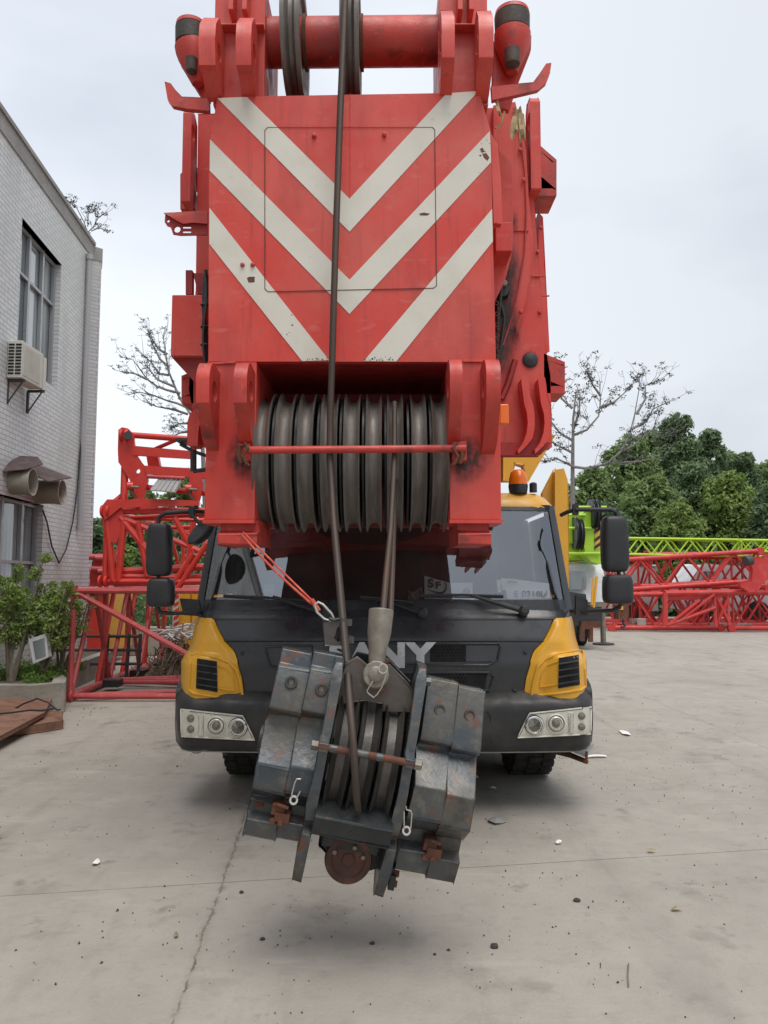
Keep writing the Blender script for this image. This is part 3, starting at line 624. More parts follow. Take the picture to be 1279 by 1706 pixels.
# left side brackets
sub('side_lug', M['red'], boom, lambda b: ylug(b, 311, 322, 4.95, P(0,190,4.95).z, P(0,345,4.95).z, 4.84, .05), bevel=.006)
sub('side_lug', M['red'], boom, lambda b: ylug(b, 337, 348, 4.95, P(0,190,4.95).z, P(0,330,4.95).z, 4.98, .05), bevel=.006)
for a in ((324,270,300,348,5.0,20),(322,618,302,672,4.98,8)):
    o = MB(); cbox(o, *a); o.build('side_bracket', M['red_dirty'], boom)
def slotplate(b):
    Y = 4.6
    o = [(275,357),(345,357),(345,391),(300,392),(288,390),(284,378),(278,376),(274,370)]
    hs = [[(295+5.5*math.cos(R(a)), 382+5.5*math.sin(R(a))) for a in range(0,360,30)], [(304,377),(318,377),(318,380.5),(304,380.5)], [(304,384.5),(318,384.5),(318,388),(304,388)], [(280+2.6*math.cos(R(a)), 368+2.6*math.sin(R(a))) for a in range(0,360,45)]]
    b.pp(o, Y, .012, hs)
sub('slotted_bracket', M['red_dark'], boom, slotplate)
sub('slotted_bracket_lip', M['red_dirty'], boom, lambda b: b.prism([P(273,356,4.6),P(346,352,4.6),P(346,374,4.59),P(322,372,4.59),P(305,374,4.59),P(292,367,4.59),P(284,362,4.59)], (0,-.012,0)))
sub('control_box', M['red'], boom, lambda b: b.box(X(285,540,4.7), X(341,540,4.7), 4.7, 5.05, P(0,593,4.7).z, P(0,491,4.7).z), bevel=.006)
sub('box_support', M['red_dark'], boom, lambda b: b.pp([(285,594.5),(340,594.5),(340,648),(327,640)], 4.75, .2))
sub('box_support', M['red_dark'], boom, lambda b: b.pp([(309,450),(320,450),(320,490),(309,490)], 4.76, .05))
sub('box_support', M['red_dark'], boom, lambda b: b.pp([(321,455),(345,455),(345,490),(330,490)], 4.9, .05))
def bundle(b):
    for k in range(4):
        b.tube([P(341+math.sin(k+.9*i)*3.0, 450+ i*22, 4.5+.02*k) for i in range(8)], .008, 6)
    for y in (508,545,575): b.ring(P(341,y,4.52), (0,0,1), .022, .006, 12, 5)
sub('cable_bundle', M['rubber'], boom, bundle)
sub('hanging_lug', M['red'], boom, lambda b: b.pp([(346,640),(338,655),(334,668),(326,678),(316,690),(312,703),(312,742),(328,742),(330,712),(336,698),(346,690)], 4.86, .14), bevel=.003)
sub('mudguard_bracket', M['darksteel'], boom, lambda b: (b.box(X(297,740,5.2), X(345,740,5.2), 5.1, 5.3, P(0,738,5.2).z, P(0,734,5.2).z), b.tube([P(322,745,5.2),P(322,785,5.2)], .022, 8), b.tube([P(300,740,5.2),P(322,752,5.2),P(345,760,5.2)], .012, 6), b.tube([P(322,785,5.2),P(345,782,5.2)], .015, 6)))
# orange marker lamp on the head and rope-guide
sub('marker_lamp', M['orange'], BH, lambda b: b.box(X(830,690,4.4), X(846,690,4.4), 4.36, 4.42, P(0,709,4.4).z, P(0,675,4.4).z), bevel=.01)

# ---------------------------------------------------------------- CAB
TAB = [(.30,1.50,5.66),(.80,1.49,5.52),(1.05,1.49,5.50),(1.12,1.455,5.51),(1.21,1.43,5.515),(1.37,1.42,5.58),(1.50,1.41,5.62),(2.27,1.355,5.90),(3,1.2,6.1)]
def tab(z):
    for (a, b_) in zip(TAB, TAB[1:]):
        if z <= b_[0] or b_ is TAB[-1]:
            t = max(0, min(1, (z-a[0])/(b_[0]-a[0]))); return a[1]+(b_[1]-a[1])*t, a[2]+(b_[2]-a[2])*t
def surf(s, z, off=0):
    W, Y0 = tab(z); e = max(0, (abs(s)-.88)/.12)
    return Vector((s*W, Y0+.05*s*s+.24*e*e-off, z))
def bsurf(s, z, off=0):      # bumper
    e = max(0, (abs(s)-.90)/.10)
    prof = [(.44,5.50),(.47,5.44),(.60,5.40),(.78,5.40),(.82,5.43),(.86,5.53)]
    for (a, b_) in zip(prof, prof[1:]):
        if z <= b_[0] or b_ is prof[-1]:
            t = max(0, min(1, (z-a[0])/(b_[0]-a[0]))); y = a[1]+(b_[1]-a[1])*t; break
    return Vector((s*1.515, y+.06*s*s+.22*e*e-off, z))
def onto(px, py, off=0, f=surf):
    Y = 5.5
    for _ in range(12):
        p = P(px, py, Y); W = 1.515 if f is bsurf else tab(p.z)[0]
        Y = f(max(-1.0, min(1.0, p.x/W)), p.z, off).y
    return P(px, py, Y)
def patch(b, q, nu, nv, off=0, th=.02, f=surf):
    a, b2, c, d = [Vector((x, y)) for x, y in q]      # tl tr br bl
    def fn(u, v):
        p = (a*(1-u)+b2*u)*(1-v)+(d*(1-u)+c*u)*v
        return onto(p.x, p.y, off, f)
    b.grid(lambda u, v: fn(u, 1-v), nu, nv, (0, th, 0))
SBT = [(.70,.655),(.80,.66),(.95,.675),(1.07,.70),(1.14,.735),(1.21,.795),(1.30,.84),(1.37,.868)]
def sb(z):
    for (a, b_) in zip(SBT, SBT[1:]):
        if z <= b_[0] or b_ is SBT[-1]:
            t = max(0, min(1, (z-a[0])/(b_[0]-a[0]))); return a[1]+(b_[1]-a[1])*t
cab = MB()
def shellfn(u, v):
    z = .78+(1.50-.78)*v; s = (2*u-1)*.999
    return surf(s, z, -.03)
cab.grid(shellfn, 40, 10, (0,.03,0))
# sides, back, floor of the cab
for sgn in (-1, 1):
    cab.prism([(sgn*1.41,5.95,.80),(sgn*1.41,7.45,.80),(sgn*1.41,7.45,1.50),(sgn*1.41,5.95,1.50)], (-sgn*.05,0,0))
cab.box(-1.36,1.36,7.45,7.5,.8,2.25); cab.box(-1.4,1.4,5.75,7.45,.76,.82)
cabo = cab.build('cab', M['cabblack'], crane)
sub('front_panel', M['cabblack'], cabo, lambda b: b.grid(lambda u, v: surf((2*u-1)*sb(.78+v*.59)*.995, .78+v*.59, .0), 40, 18, (0,.02,0)))
def flare(u, z):
    f = max(0, min(1, (1.135-z)/.035)); g = max(0, min(1, (u-.22)/.25)); return f*f*(3-2*f)*g*g*(3-2*g)
def ysurf(s, z, off=0):
    s0 = sb(z); return surf(s, z, off+.024+.05*flare(max(0, (abs(s)-s0)/(1-s0)), z))
for sgn in (-1, 1):
    def yp(b):
        def fn(u, v):
            z = .775+v*.595; s0 = sb(z)*1.003
            s = s0+(1-s0)*u; p = surf(s*sgn, z, .004+.02*min(1, u*8)*min(1, (1-v)*12)+.05*flare(u, z))
            return p
        b.grid(fn, 30, 40, (0,.03,0))
        # side return of the corner panel
        def fs(u, v):
            z = .775+v*.595; fl = max(0, min(1, (1.135-z)/.035)); p = surf(sgn, z, .02+.05*fl); return Vector((p.x+sgn*.0, p.y+.02+u*.55, z))
        b.grid(fs, 4, 24, (-sgn*.02,0,0))
    cp = sub('corner_panel', M['yellow'], cabo, yp, ang=60)
    mir = lambda x: x if sgn > 0 else 1290-x
    # louvred vent and raised rim
    q = [(931,1096),(964,1091),(966,1141),(930,1147)]
    q = [(mir(x)+(2 if sgn < 0 else 0), y+(6 if sgn < 0 else 0)) for x, y in q]
    if sgn < 0: q = [q[1], q[0], q[3], q[2]]
    vt = sub('corner_vent', M['black'], cp, lambda b: patch(b, q, 6, 6, .012, .006, ysurf))
    for k in range(4):
        t = .17+.22*k
        sub('louvre', M['cabblack'], cp, lambda b: patch(b, [(q[0][0]+(q[3][0]-q[0][0])*t, q[0][1]+(q[3][1]-q[0][1])*t), (q[1][0], q[1][1]+(q[2][1]-q[1][1])*t), (q[1][0], q[1][1]+(q[2][1]-q[1][1])*(t+.05)), (q[0][0], q[0][1]+(q[3][1]-q[0][1])*(t+.05))], 6, 1, .026, .010, ysurf))
    rim = [(898,1148),(893,1140),(899,1112),(906,1100),(925,1091),(962,1084),(972,1087),(974,1140),(968,1148),(930,1154),(885,1160),(888,1148),(894,1118)]
    rim = [(885,1160),(889,1135),(896,1110),(908,1098),(930,1089),(962,1083),(972,1086),(975,1143),(968,1149),(930,1155),(885,1160)]
    def dens(l): return [(p[0]+(q_[0]-p[0])*t/4, p[1]+(q_[1]-p[1])*t/4) for p, q_ in zip(l, l[1:]) for t in range(4)]+[l[-1]]
    rimd = dens(rim); r2d = dens([(899,1145),(903,1120),(912,1108),(929,1102)])
    sub('vent_rim', M['yellow'], cp, lambda b: b.tube([onto(mir(x), y+(6 if sgn < 0 else 0), .002, ysurf) for x, y in rimd], .010, 8))
    r2 = [(899,1145),(903,1120),(912,1108),(929,1102)]
    sub('vent_crease', M['yellow'], cp, lambda b: (b.tube([onto(mir(x), y+(6 if sgn < 0 else 0), .002, ysurf) for x, y in r2d], .006, 6), b.tube([onto(mir(x), y+(6 if sgn < 0 else 0), .002, ysurf) for x, y in ((899,1145),(928,1140))], .006, 6)))
# step creases across the fascia
sub('fascia_line', M['black'], cabo, lambda b: b.tube([onto(x, 1068.5, .003) for x in range(372, 925, 12)], .0035, 5))
# raised dark grille frames
for q in ([(715,1074),(838,1074),(838,1098),(715,1098)],):
    pass
def frame(q):
    sub('grille_frame', M['cabblack'], cabo, lambda b: b.tube([onto(*p, .006) for p in q+[q[0]]], .009, 8))
frame([(560,1072),(829,1072),(834,1078),(829,1100),(812,1108),(560,1108)])
frame([(560,1120),(815,1120),(822,1128),(814,1150),(560,1150)])
frame([(441,1078),(475,1076),(520,1076),(520,1112),(470,1114),(450,1110)])
sub('grille_recess', M['black'], cabo, lambda b: patch(b, [(716,1074),(829,1074),(827,1103),(716,1103)], 10, 3, .003, .004))
sub('grille_recess', M['black'], cabo, lambda b: patch(b, [(560,1122),(812,1122),(808,1147),(560,1147)], 16, 3, .003, .004))
def honey(b, x0, y0, x1, y1):
    """hexagonal wire mesh"""
    r = 3.4; j = 0; y = y0
    while y <= y1:
        x = x0+(r*.87 if j % 2 else 0)
        while x <= x1:
            pts = [onto(x+r*math.sin(R(60*k)), y+r*math.cos(R(60*k)), .010) for k in range(7)]
            b.tube(pts[:4], .0022, 4, False)
            x += r*1.73
        y += r*1.5; j += 1
sub('grille_mesh', M['rubber'], cabo, lambda b: honey(b, 718, 1077, 772, 1102))
sub('grille_mesh', M['rubber'], cabo, lambda b: honey(b, 730, 1124, 775, 1138))
sub('grille_blank', M['cabblack'], cabo, lambda b: patch(b, [(776,1075),(829,1075),(826,1102),(776,1102)], 5, 2, .006, .004))
# washer jets / sensors
for x, y in ((403,1088),(875,1087),(857,1150)): sub('fascia_stud', M['rubber'], cabo, lambda b: b.lathe([(0,.014),(.01,.013),(.013,.008)], onto(x,y,.002), (0,-1,0), 14))
# lettering
def text(body, name, m, parent, px, py, Y, size, ext=.004, bold=0, sx=1, onto_f=None, rotz=0, rx=90):
    cu = bpy.data.curves.new(name, 'FONT'); cu.body = body; cu.size = size; cu.extrude = ext; cu.offset = bold; cu.align_x = 'CENTER'; cu.align_y = 'CENTER'
    o = bpy.data.objects.new(name, cu); C.objects.link(o)
    dg = bpy.context.evaluated_depsgraph_get(); me = bpy.data.meshes.new_from_object(o.evaluated_get(dg))
    C.objects.unlink(o); bpy.data.objects.remove(o)
    me.materials.clear(); me.materials.append(m)
    r = bpy.data.objects.new(name, me); C.objects.link(r)
    off = Vector((0,0,0)); q = parent
    while q: off += q.location; q = q.parent
    r.parent = parent; r.location = (onto(px, py, .012) if Y is None else P(px, py, Y))-off; r.rotation_euler = (R(rx), 0, rotz); r.scale = (sx, 1, 1)
    return r
for ch_, x, s_ in (('S',563,1),('A',603,1),('N',652,1.0),('Y',700,1.05)):
    text(ch_, 'letter_'+ch_.lower(), M['letter'], cabo, x, 1093.5, None, .225, .006, .013, s_*1.12)

# bumper
bm = MB(); bm.grid(lambda u, v: bsurf(2*u-1, .44+.42*v+(.055*max(0, abs(2*u-1)-.45)/.55 if v > .6 else 0)), 48, 12, (0,.06,0))
for sgn in (-1, 1):
    bm.grid(lambda u, v: Vector((sgn*1.515, bsurf(1, .44+.42*v).y+u*.7, .44+.42*v+(.055 if v > .6 else 0))), 3, 12, (-sgn*.04,0,0))
bump_o = bm.build('bumper', M['bumper'], cabo, ang=50)
sub('bumper_tip', M['greyplate'], bump_o, lambda b: b.prism([onto(936,1245,-.01,bsurf), onto(990,1240,-.01,bsurf), onto(978,1262,-.01,bsurf), onto(974,1262,-.01,bsurf)], (0,.04,0)))
sub('bumper_tip', M['greyplate'], bump_o, lambda b: b.prism([onto(298,1242,-.01,bsurf), onto(352,1246,-.01,bsurf), onto(330,1256,-.01,bsurf), onto(324,1256,-.01,bsurf)], (0,.04,0)))
sub('bumper_edge', M['greyplate'], bump_o, lambda b: b.tube([bsurf(s/20, .444, .004) for s in range(-19, 20)], .006, 5))
for x in (812,): sub('bumper_notch', M['black'], bump_o, lambda b: b.tube([onto(812,1185,.002,bsurf), onto(817,1196,.002,bsurf), onto(818,1240,.002,bsurf)], .003, 5))
# headlights
def lamp_disc(b, x, y, r, off, prof=None):
    p = onto(x, y, off, bsurf); k = p.y/FPX
    b.lathe(prof or [(0,r*k),(.012,r*k),(.016,r*k*.86),(.004,r*k*.8),(.004,0)], p, (0,-1,0), 28)
for sgn in (-1, 1):
    mir = (lambda x: x) if sgn > 0 else (lambda x: 1286-x)
    dy = 0 if sgn > 0 else 4
    hq = [(882,1189),(985,1178),(984,1223),(862,1229)]
    hq = [(mir(x), y+dy) for x, y in hq]
    if sgn < 0: hq = [hq[1], hq[0], hq[3], hq[2]]
    hl = sub('headlight', M['lampshell'], bump_o, lambda b: patch(b, hq, 12, 6, .010, .03, bsurf), bevel=0)
    e = hq+[hq[0]]; 
    sub('headlight_gap', M['black'], bump_o, lambda b: b.tube([onto(e[i][0]+(e[i+1][0]-e[i][0])*t/6, e[i][1]+(e[i+1][1]-e[i][1])*t/6, .002, bsurf) for i in range(4) for t in range(6)]+[onto(*e[0], .002, bsurf)], .012, 6))
    sub('headlight_rim', M['lampshell'], bump_o, lambda b: b.tube([onto(e[i][0]+(e[i+1][0]-e[i][0])*t/6, e[i][1]+(e[i+1][1]-e[i][1])*t/6, .012, bsurf) for i in range(4) for t in range(6)]+[onto(*e[0], .012, bsurf)], .006, 6))
    sub('lamp_reflector', M['chrome'], bump_o, lambda b: lamp_disc(b, mir(890), 1208+dy, 15, .012))
    sub('lamp_depth_ring', M['black'], bump_o, lambda b: (b.ring(onto(mir(890), 1208+dy, .018, bsurf), (0,-1,0), .063, .005, 28, 6)))  # dark ring added, stands for the shade inside a deeper reflector
    sub('lamp_depth_ring', M['lampglass'], bump_o, lambda b: (b.ring(onto(mir(926), 1205+dy, .022, bsurf), (0,-1,0), .050, .004, 28, 6)))  # same added ring round the second lamp, for depth
    def facets(b):
        p = onto(mir(890), 1208+dy, .016, bsurf); rnd = random.Random(3)
        for k in range(16):
            a = 2*math.pi*k/16
            b.add([p+Vector((0,-.012,0)), p+Vector((.045*math.cos(a),-.004*rnd.random(),.045*math.sin(a))), p+Vector((.045*math.cos(a+.36),-.004-.008*rnd.random(),.045*math.sin(a+.36)))], [(0,1,2)])
    sub('lamp_bulb', M['lampglass'], bump_o, facets)
    sub('lamp_reflector', M['lampshell'], bump_o, lambda b: (lamp_disc(b, mir(926), 1205+dy, 16, .012), lamp_disc(b, mir(926), 1205+dy, 11.5, .017)))
    sub('lamp_lens', M['lampglass'], bump_o, lambda b: lamp_disc(b, mir(926), 1205+dy, 7.5, .020, [(0,.03),(.012,.028),(.02,.014),(.022,0)]))
    sub('lamp_lens', M['lampglass'], bump_o, lambda b: lamp_disc(b, mir(969), 1193+dy, 6.5, .014, [(0,.026),(.008,.022),(.012,.01),(.013,0)]))
    sub('lamp_lens', M['lampglass'], bump_o, lambda b: lamp_disc(b, mir(969), 1211+dy, 6.5, .014, [(0,.026),(.008,.022),(.012,.01),(.013,0)]))
    sub('lamp_column', M['chrome'], bump_o, lambda b: b.tube([onto(mir(951), 1188+dy, .012, bsurf), onto(mir(951), 1220+dy, .012, bsurf)], .02, 10))

# windscreen, frame, pillars, roof
def ws(s, v, off=0):       # v 0..1 bottom to top of the glass
    z = 1.475+v*.755
    W = 1.41-.055*v; e = max(0, (abs(s)-.86)/.14)
    return Vector((s*W, 5.63+.27*v+.10*s*s+.10*e*e-off, z))
glass = sub('windscreen', M['glass'], cabo, lambda b: b.grid(lambda u, v: ws((2*u-1)*.962, .02+v*.92), 40, 8))
def frame_ws(b):
    n = 40
    for (s0, s1, v0, v1) in ((-1,1,-.06,.03),(-1,1,.935,1.0)):
        b.grid(lambda u, v: ws(s0+(s1-s0)*u, v0+(v1-v0)*v, .006), n, 3, (0,.05,0))
    for sg in (-1, 1):
        b.grid(lambda u, v: ws(sg*(.955+.045*u) if sg > 0 else sg*(1-.045*u), -.06+1.06*v, .008), 3, 10, (0,.06,0))
sub('windscreen_frame', M['cabblack'], cabo, frame_ws)
sub('cowl', M['cabblack'], cabo, lambda b: b.grid(lambda u, v: surf((2*u-1)*.97, 1.36+v*.13, .006) if v < .5 else ws((2*u-1), -.07+.04*v, .004), 40, 4, (0,.03,0)))
def roof(b):
    def fn(u, v):
        s = 2*u-1; e = max(0, (abs(s)-.86)/.14)
        base = ws(s, 1.0, .012)
        y = base.y+v*(7.5-base.y)
        lift = .095*min(1, v*14)+.02*min(1, v*3)
        return Vector((s*1.36, y, 2.232+lift-.085*e*e))
    b.grid(fn, 36, 12, (0,0,-.045))
sub('cab_roof', M['roofyellow'], cabo, roof, ang=60)
for sgn in (-1, 1):
    sub('side_window', M['glass'], cabo, lambda b: b.prism([(sgn*1.405,6.1,1.52),(sgn*1.405,7.2,1.52),(sgn*1.35,7.2,2.18),(sgn*1.35,6.2,2.18)], (.004,0,0)))
    sub('door_pillar', M['cabblack'], cabo, lambda b: b.prism([(sgn*1.40,5.88,1.50),(sgn*1.40,6.12,1.50),(sgn*1.345,6.22,2.20),(sgn*1.345,6.06,2.20)], (-sgn*.05,0,0)))
    sub('rear_pillar', M['cabblack'], cabo, lambda b: b.prism([(sgn*1.41,7.2,1.50),(sgn*1.41,7.46,1.50),(sgn*1.35,7.46,2.20),(sgn*1.35,7.2,2.20)], (-sgn*.05,0,0)))
# interior: dash, two seats, steering wheel, cloths
sub('dashboard', M['interior'], cabo, lambda b: (b.box(-1.28,1.28,5.85,6.2,1.2,1.49), ), bevel=.03)
for x in (-.75,.75):
    sub('seat', M['interior'], cabo, lambda b: (b.box(x-.25,x+.25,6.7,6.86,1.3,1.95), b.box(x-.13,x+.13,6.72,6.84,1.96,2.14)), bevel=.05)
sub('steering_wheel', M['rubber'], cabo, lambda b: b.ring((.75,6.33,1.62), (0,-.8,.6), .21, .016, 28, 8))
sub('cab_lining', M['interior'], cabo, lambda b: (b.box(-1.36,1.36,7.38,7.44,1.1,2.25), b.box(-1.3,1.3,6.0,7.38,2.2,2.23)))
# wipers
def wiper(piv, elbow, a, c, nm='wiper'):
    o = MB(); p = onto(*piv, .03); q = P(*elbow, 5.60); r0, r1 = P(*a, 5.58), P(*c, 5.60)
    o.tube([p, p*.45+q*.55+Vector((0,-.03,0)), q], [.022,.016,.010], 8)
    o.tube([r0, (r0+r1)/2+Vector((0,.012,.004)), r1], .0095, 6)
    o.tube([r0+Vector((0,0,-.012)), r1+Vector((0,0,-.012))], .005, 6)
    o.lathe([(0,.04),(.03,.038),(.045,.02)], p, (0,-1,0.2), 16)
    return o.build(nm, M['rubber'], cabo)
wiper((872,1018), (782,991), (700,991.5), (838,993))
wiper((545,1022), (455,994), (372,992), (512,1001))
wiper((704,1021), (650,1003), (600,994), (690,1004))

# mirrors
def mirror(side, arm, boxes, arm2):
    MB().tube([P(*a) for a in arm], .016, 10).build('mirror_arm', M['rubber'], cabo); MB().tube([P(*a) for a in arm2], .015, 10).build('mirror_arm', M['rubber'], cabo)
    for (x0, y0, x1, y1) in boxes:
        c = (P(x0,y0,5.55)+P(x1,y1,5.55))/2; hx = abs(P(x1,y1,5.55).x-P(x0,y0,5.55).x)/2; hz = abs(P(x1,y1,5.55).z-P(x0,y0,5.55).z)/2
        b = MB(); n = 20; m_ = 14
        def fn(u, v):
            a = 2*math.pi*u; ph = math.pi*(v-.5)
            se = lambda t, p: math.copysign(abs(t)**p, t)
            cp_ = se(math.cos(ph), .28)
            return c+Vector((hx*se(math.cos(a), .42)*cp_*(1-.04*math.sin(ph)), .075*se(math.sin(a), .55)*cp_, hz*se(math.sin(ph), .5)))
        b.grid(fn, 32, 18); b.build('mirror_housing', M['rubber'], cabo, ang=70)
        b = MB().box(c.x-hx*.82, c.x+hx*.82, c.y+.066, c.y+.078, c.z-hz*.85, c.z+hz*.85); b.build('mirror_glass', M['chrome'], cabo)
mirror(1, [(935,858,5.85),(945,853,5.75),(960,849,5.6),(1018,849,5.55),(1027,854,5.55),(1029,870,5.55)], [(1000.5,860,1046.5,953),(1004,957,1053.5,1006)], [(1030,950,5.56),(1034,1004,5.56),(1032,1012,5.56),(1020,1017,5.58),(975,1018,5.66),(950,1018,5.75)])
mirror(-1, [(345,853,5.85),(330,852,5.7),(318,852,5.6),(275,855,5.55),(264,862,5.55),(264,880,5.55)], [(246.5,872,285,960),(247,963,289,1011)], [(264,955,5.56),(262,1012,5.56),(266,1020,5.56),(285,1022,5.58),(325,1020,5.66),(340,1018,5.75)])
for q_, y_ in (([(956,840),(963,840),(963,857),(956,857)],5.6),([(315,845),(322,845),(322,862),(315,862)],5.58),([(960,992),(978,1000),(978,1024),(960,1024)],5.68),([(300,998),(330,1000),(334,1026),(306,1024)],5.70)):
    sub('mirror_bracket', M['rubber'], cabo, lambda b: b.pp(q_, y_, .04), bevel=.004)
def rmirror(b):   # dark shell, glass turned to the driver
    b.lathe([(-.05,.0),(-.045,.05),(-.02,.10),(.02,.125),(.03,.12),(.028,0)], P(337,887,5.5), Vector((-.62,-.50,.60)), 28)
    b.tube([P(318,856,5.6), P(330,870,5.56), P(337,883,5.53)], .012, 8)
sub('front_mirror', M['rubber'], cabo, rmirror)
# roof gear
bc = P(863,818,6.1)
sub('beacon_base', M['rubber'], cabo, lambda b: b.lathe([(-.10,.02),(-.03,.02),(-.02,.07),(.035,.078),(.05,.076)], bc, (0,0,1), 24))
sub('beacon', M['orange'], cabo, lambda b: b.lathe([(.05,.076),(.09,.073),(.15,.058),(.17,.035),(.175,0)], bc, (0,0,1), 24))
sub('roof_camera', M['rubber'], cabo, lambda b: b.lathe([(-.04,.03),(.03,.03),(.04,.015)], P(888,812,6.1), (0,0,1), 12))
# yellow slewing frame behind the cab
sub('slewing_frame', M['yellow'], crane, lambda b: (b.prism([(-.9,8.3,1.3),(1.1,8.3,1.3),(1.1,8.3,2.6),(-.9,8.3,2.6)], (0,2.6,0)), b.pp([(838,742),(925,725),(880,800),(872,775),(858,772),(852,800),(838,800)], 7.6, .12), b.prism([P(938,782,7.8),P(944,800,7.8),P(947,830,7.8),P(946,1000,7.8),P(925,1000,7.8),P(924,800,7.8),P(926,784,7.8)], (0,.12,0)), b.prism([P(905,822,7.93),P(924,785,7.93),P(925,840,7.93),P(906,840,7.93)], (0,.1,0))), bevel=.01)
sub('chassis', M['darksteel'], crane, lambda b: (b.box(-1.25,1.25,7.5,15,.75,1.28), b.box(-.5,.5,5.9,15,.55,.8)), bevel=.02)
sub('front_axle', M['darksteel'], crane, lambda b: (b.tube([(-1.2,6.85,.62),(1.2,6.85,.62)], .12, 12), b.box(-1.2,1.2,5.75,5.8,.5,.78)))
sub('wheel_arch', M['black'], crane, lambda b: (b.box(-1.45,1.45,7.46,7.5,.45,.8), b.box(-.95,.95,6.1,6.14,.32,.8)))
def wheel(x, y):
    s = 1 if x > 0 else -1; r = .62; o = MB()
    prof = [(-.16,.36),(-.175,.50),(-.165,.58),(-.145,r),(-.05,r+.012),(.05,r+.012),(.145,r),(.165,.58),(.175,.50),(.16,.36)]
    o.lathe(prof, (x,y,r), (1,0,0), 48, closed=True)
    for k in range(34):
        a = 2*math.pi*k/34
        for j, (xa, xb) in enumerate(((-.16,-.065),(-.05,.05),(.065,.16))):
            aa = a+(.09 if j % 2 else 0); Mx = Matrix.Translation((x,y,r)) @ Matrix.Rotation(aa, 4, 'X')
            o.box(xa, xb, -.035, .035, r-.02, r+.022, Mx)
    w_ = o.build('wheel', M['tyre'], crane)
    sub('rim', M['yellow'], w_, lambda b: b.lathe([(.1*s,.36),(.02*s,.30),(.02*s,.15),(.10*s,.12),(.10*s,.0)], (x,y,r), (1,0,0), 28))
for y in (6.85, 8.35, 10.9, 12.4): wheel(1.225, y); wheel(-1.14 if y < 7 else -1.22, y)
# rod hanging beside the right front wheel (step linkage) and mudflap strap
sub('linkage_rod', M['rust'], crane, lambda b: b.tube([P(918,1250,6.0),P(950,1258,5.8),P(977,1269,5.62)], [.022,.022,.018], 8))
sub('linkage_rod', M['rust'], crane, lambda b: b.tube([P(977,1252,5.62),P(977,1270,5.62)], .01, 8))
sub('strap', M['darksteel'], crane, lambda b: b.tube([P(375,1244,5.9),P(376,1258,5.9)], .018, 6))
# ================================================================ HOOK BLOCK (hangs on the hoist rope)
hb = thing('hook_block', 'heavy worn blue-grey hook block hanging tilted in front of the big crane bumper', 'hook block', P(604,1275,3.50), rot=(R(9), R(11), R(3)))
hb.scale = (.86,.92,.92)
def hsub(name, m, fn, parent=None, **k):
    b = MB(); fn(b); return b.build(name, m, parent or hb, local=True, **k)
def wprof(top, kind):
    if kind == 'r': f = [(0,.01),(.27,.150),(.30,.150),(.335,.10),(.36,.11),(.49,.275),(.655,.285),(.70,.245),(.76,.19),(.785,.15),(.855,.15),(.875,.215),(1,.20)]; Ln = .86
    else: f = [(0,.0),(.075,.02),(.085,.05),(.27,.150),(.29,.15),(.34,.09),(.385,.095),(.56,.235),(.70,.235),(.735,.175),(.775,.155),(.79,.185),(.80,.14),(.87,.14),(.885,.205),(.98,.19),(1,.17)]; Ln = .85
    return [(w_, top-t*Ln) for t, w_ in f]+[(-.12,top-Ln),(-.16,-.1),(-.14,top-.03)]
def weight(b, u0, u1, top, kind, dw=0):
    b.prism([(u0, -(w_+dw), v) for w_, v in wprof(top, kind)], (u1-u0,0,0))
def wt(u0, u1, top, kind, dw=0):
    return hsub('cheek_weight', M['block'], lambda b: weight(b, u0+.002, u1-.002, top, kind, dw), bevel=.007)
wt(.400,.545,.47,'r',.0); wt(.240,.400,.485,'r',.0)
wt(-.525,-.365,.49,'l',.0); wt(-.365,-.205+.0,.505,'l',.0)
M['plate_brown'] = mat('brown_grey_plate', (.13,.115,.10), .45, .2, layers=[((.07,.065,.06), 6, .4, .7, .8), (RUST, 9, .55, .7, .7), ((.3,.28,.25), 30, .66, .74, .5)], bmp=(40,.3))
# lifting eyes welded on the weights
def eye(u, v, w_):
    hsub('lifting_eye', M['darksteel'], lambda b: b.ring((u, -w_, v), (0.1,-1,.35), .024, .0068, 20, 6))
    hsub('eye_weld', M['castgrey'], lambda b: b.lathe([(0,.017),(.004,.014),(.005,0)], (u, -w_+.016, v), (0,-1,.35), 12))
eye(.475,.36,.075); eye(.32,.36,.083); eye(-.44,.365,.10); eye(-.285,.36,.11)
# long side plates
def splate(b, u0, u1, top=.545):
    pr = [(-.02,top),(.09,top+.0),(.13,top-.05),(.22,.24),(.285,.02),(.30,-.10),(.27,-.19),(.235,-.20),(.23,-.225),(.275,-.25),(.27,-.36),(.17,-.53),(.11,-.54),(-.02,-.45),(-.16,-.12),(-.14,.3)]
    b.prism([(u0,-w_,v) for w_, v in pr], (u1-u0,0,0))
hsub('side_plate', M['block'], lambda b: splate(b, .170, .212), bevel=.006)
hsub('side_plate', M['block'], lambda b: splate(b, -.245, -.203, .50), bevel=.006)
# sheaves of the block
for u in (-.13,-.015,.10):
    prof = [(-.03,.08),(-.035,.26),(-.05,.31),(-.045,.325),(-.02,.265),(.02,.265),(.045,.325),(.05,.31),(.035,.26),(.03,.08)]
    hsub('block_sheave', M['sheave_dark'] , lambda b: b.lathe(prof, (u,0.02,.035), (1,0,0), 56, closed=True))
for u in (-.187,-.072,.043,.15): hsub('sheave_guard_disc', M['sheave_side'], lambda b: b.tube([(u-.004,.02,.035),(u+.004,.02,.035)], .25, 32))
hsub('sheave_pin', M['darksteel'], lambda b: b.tube([(-.55,.02,.035),(.56,.02,.035)], .06, 20))
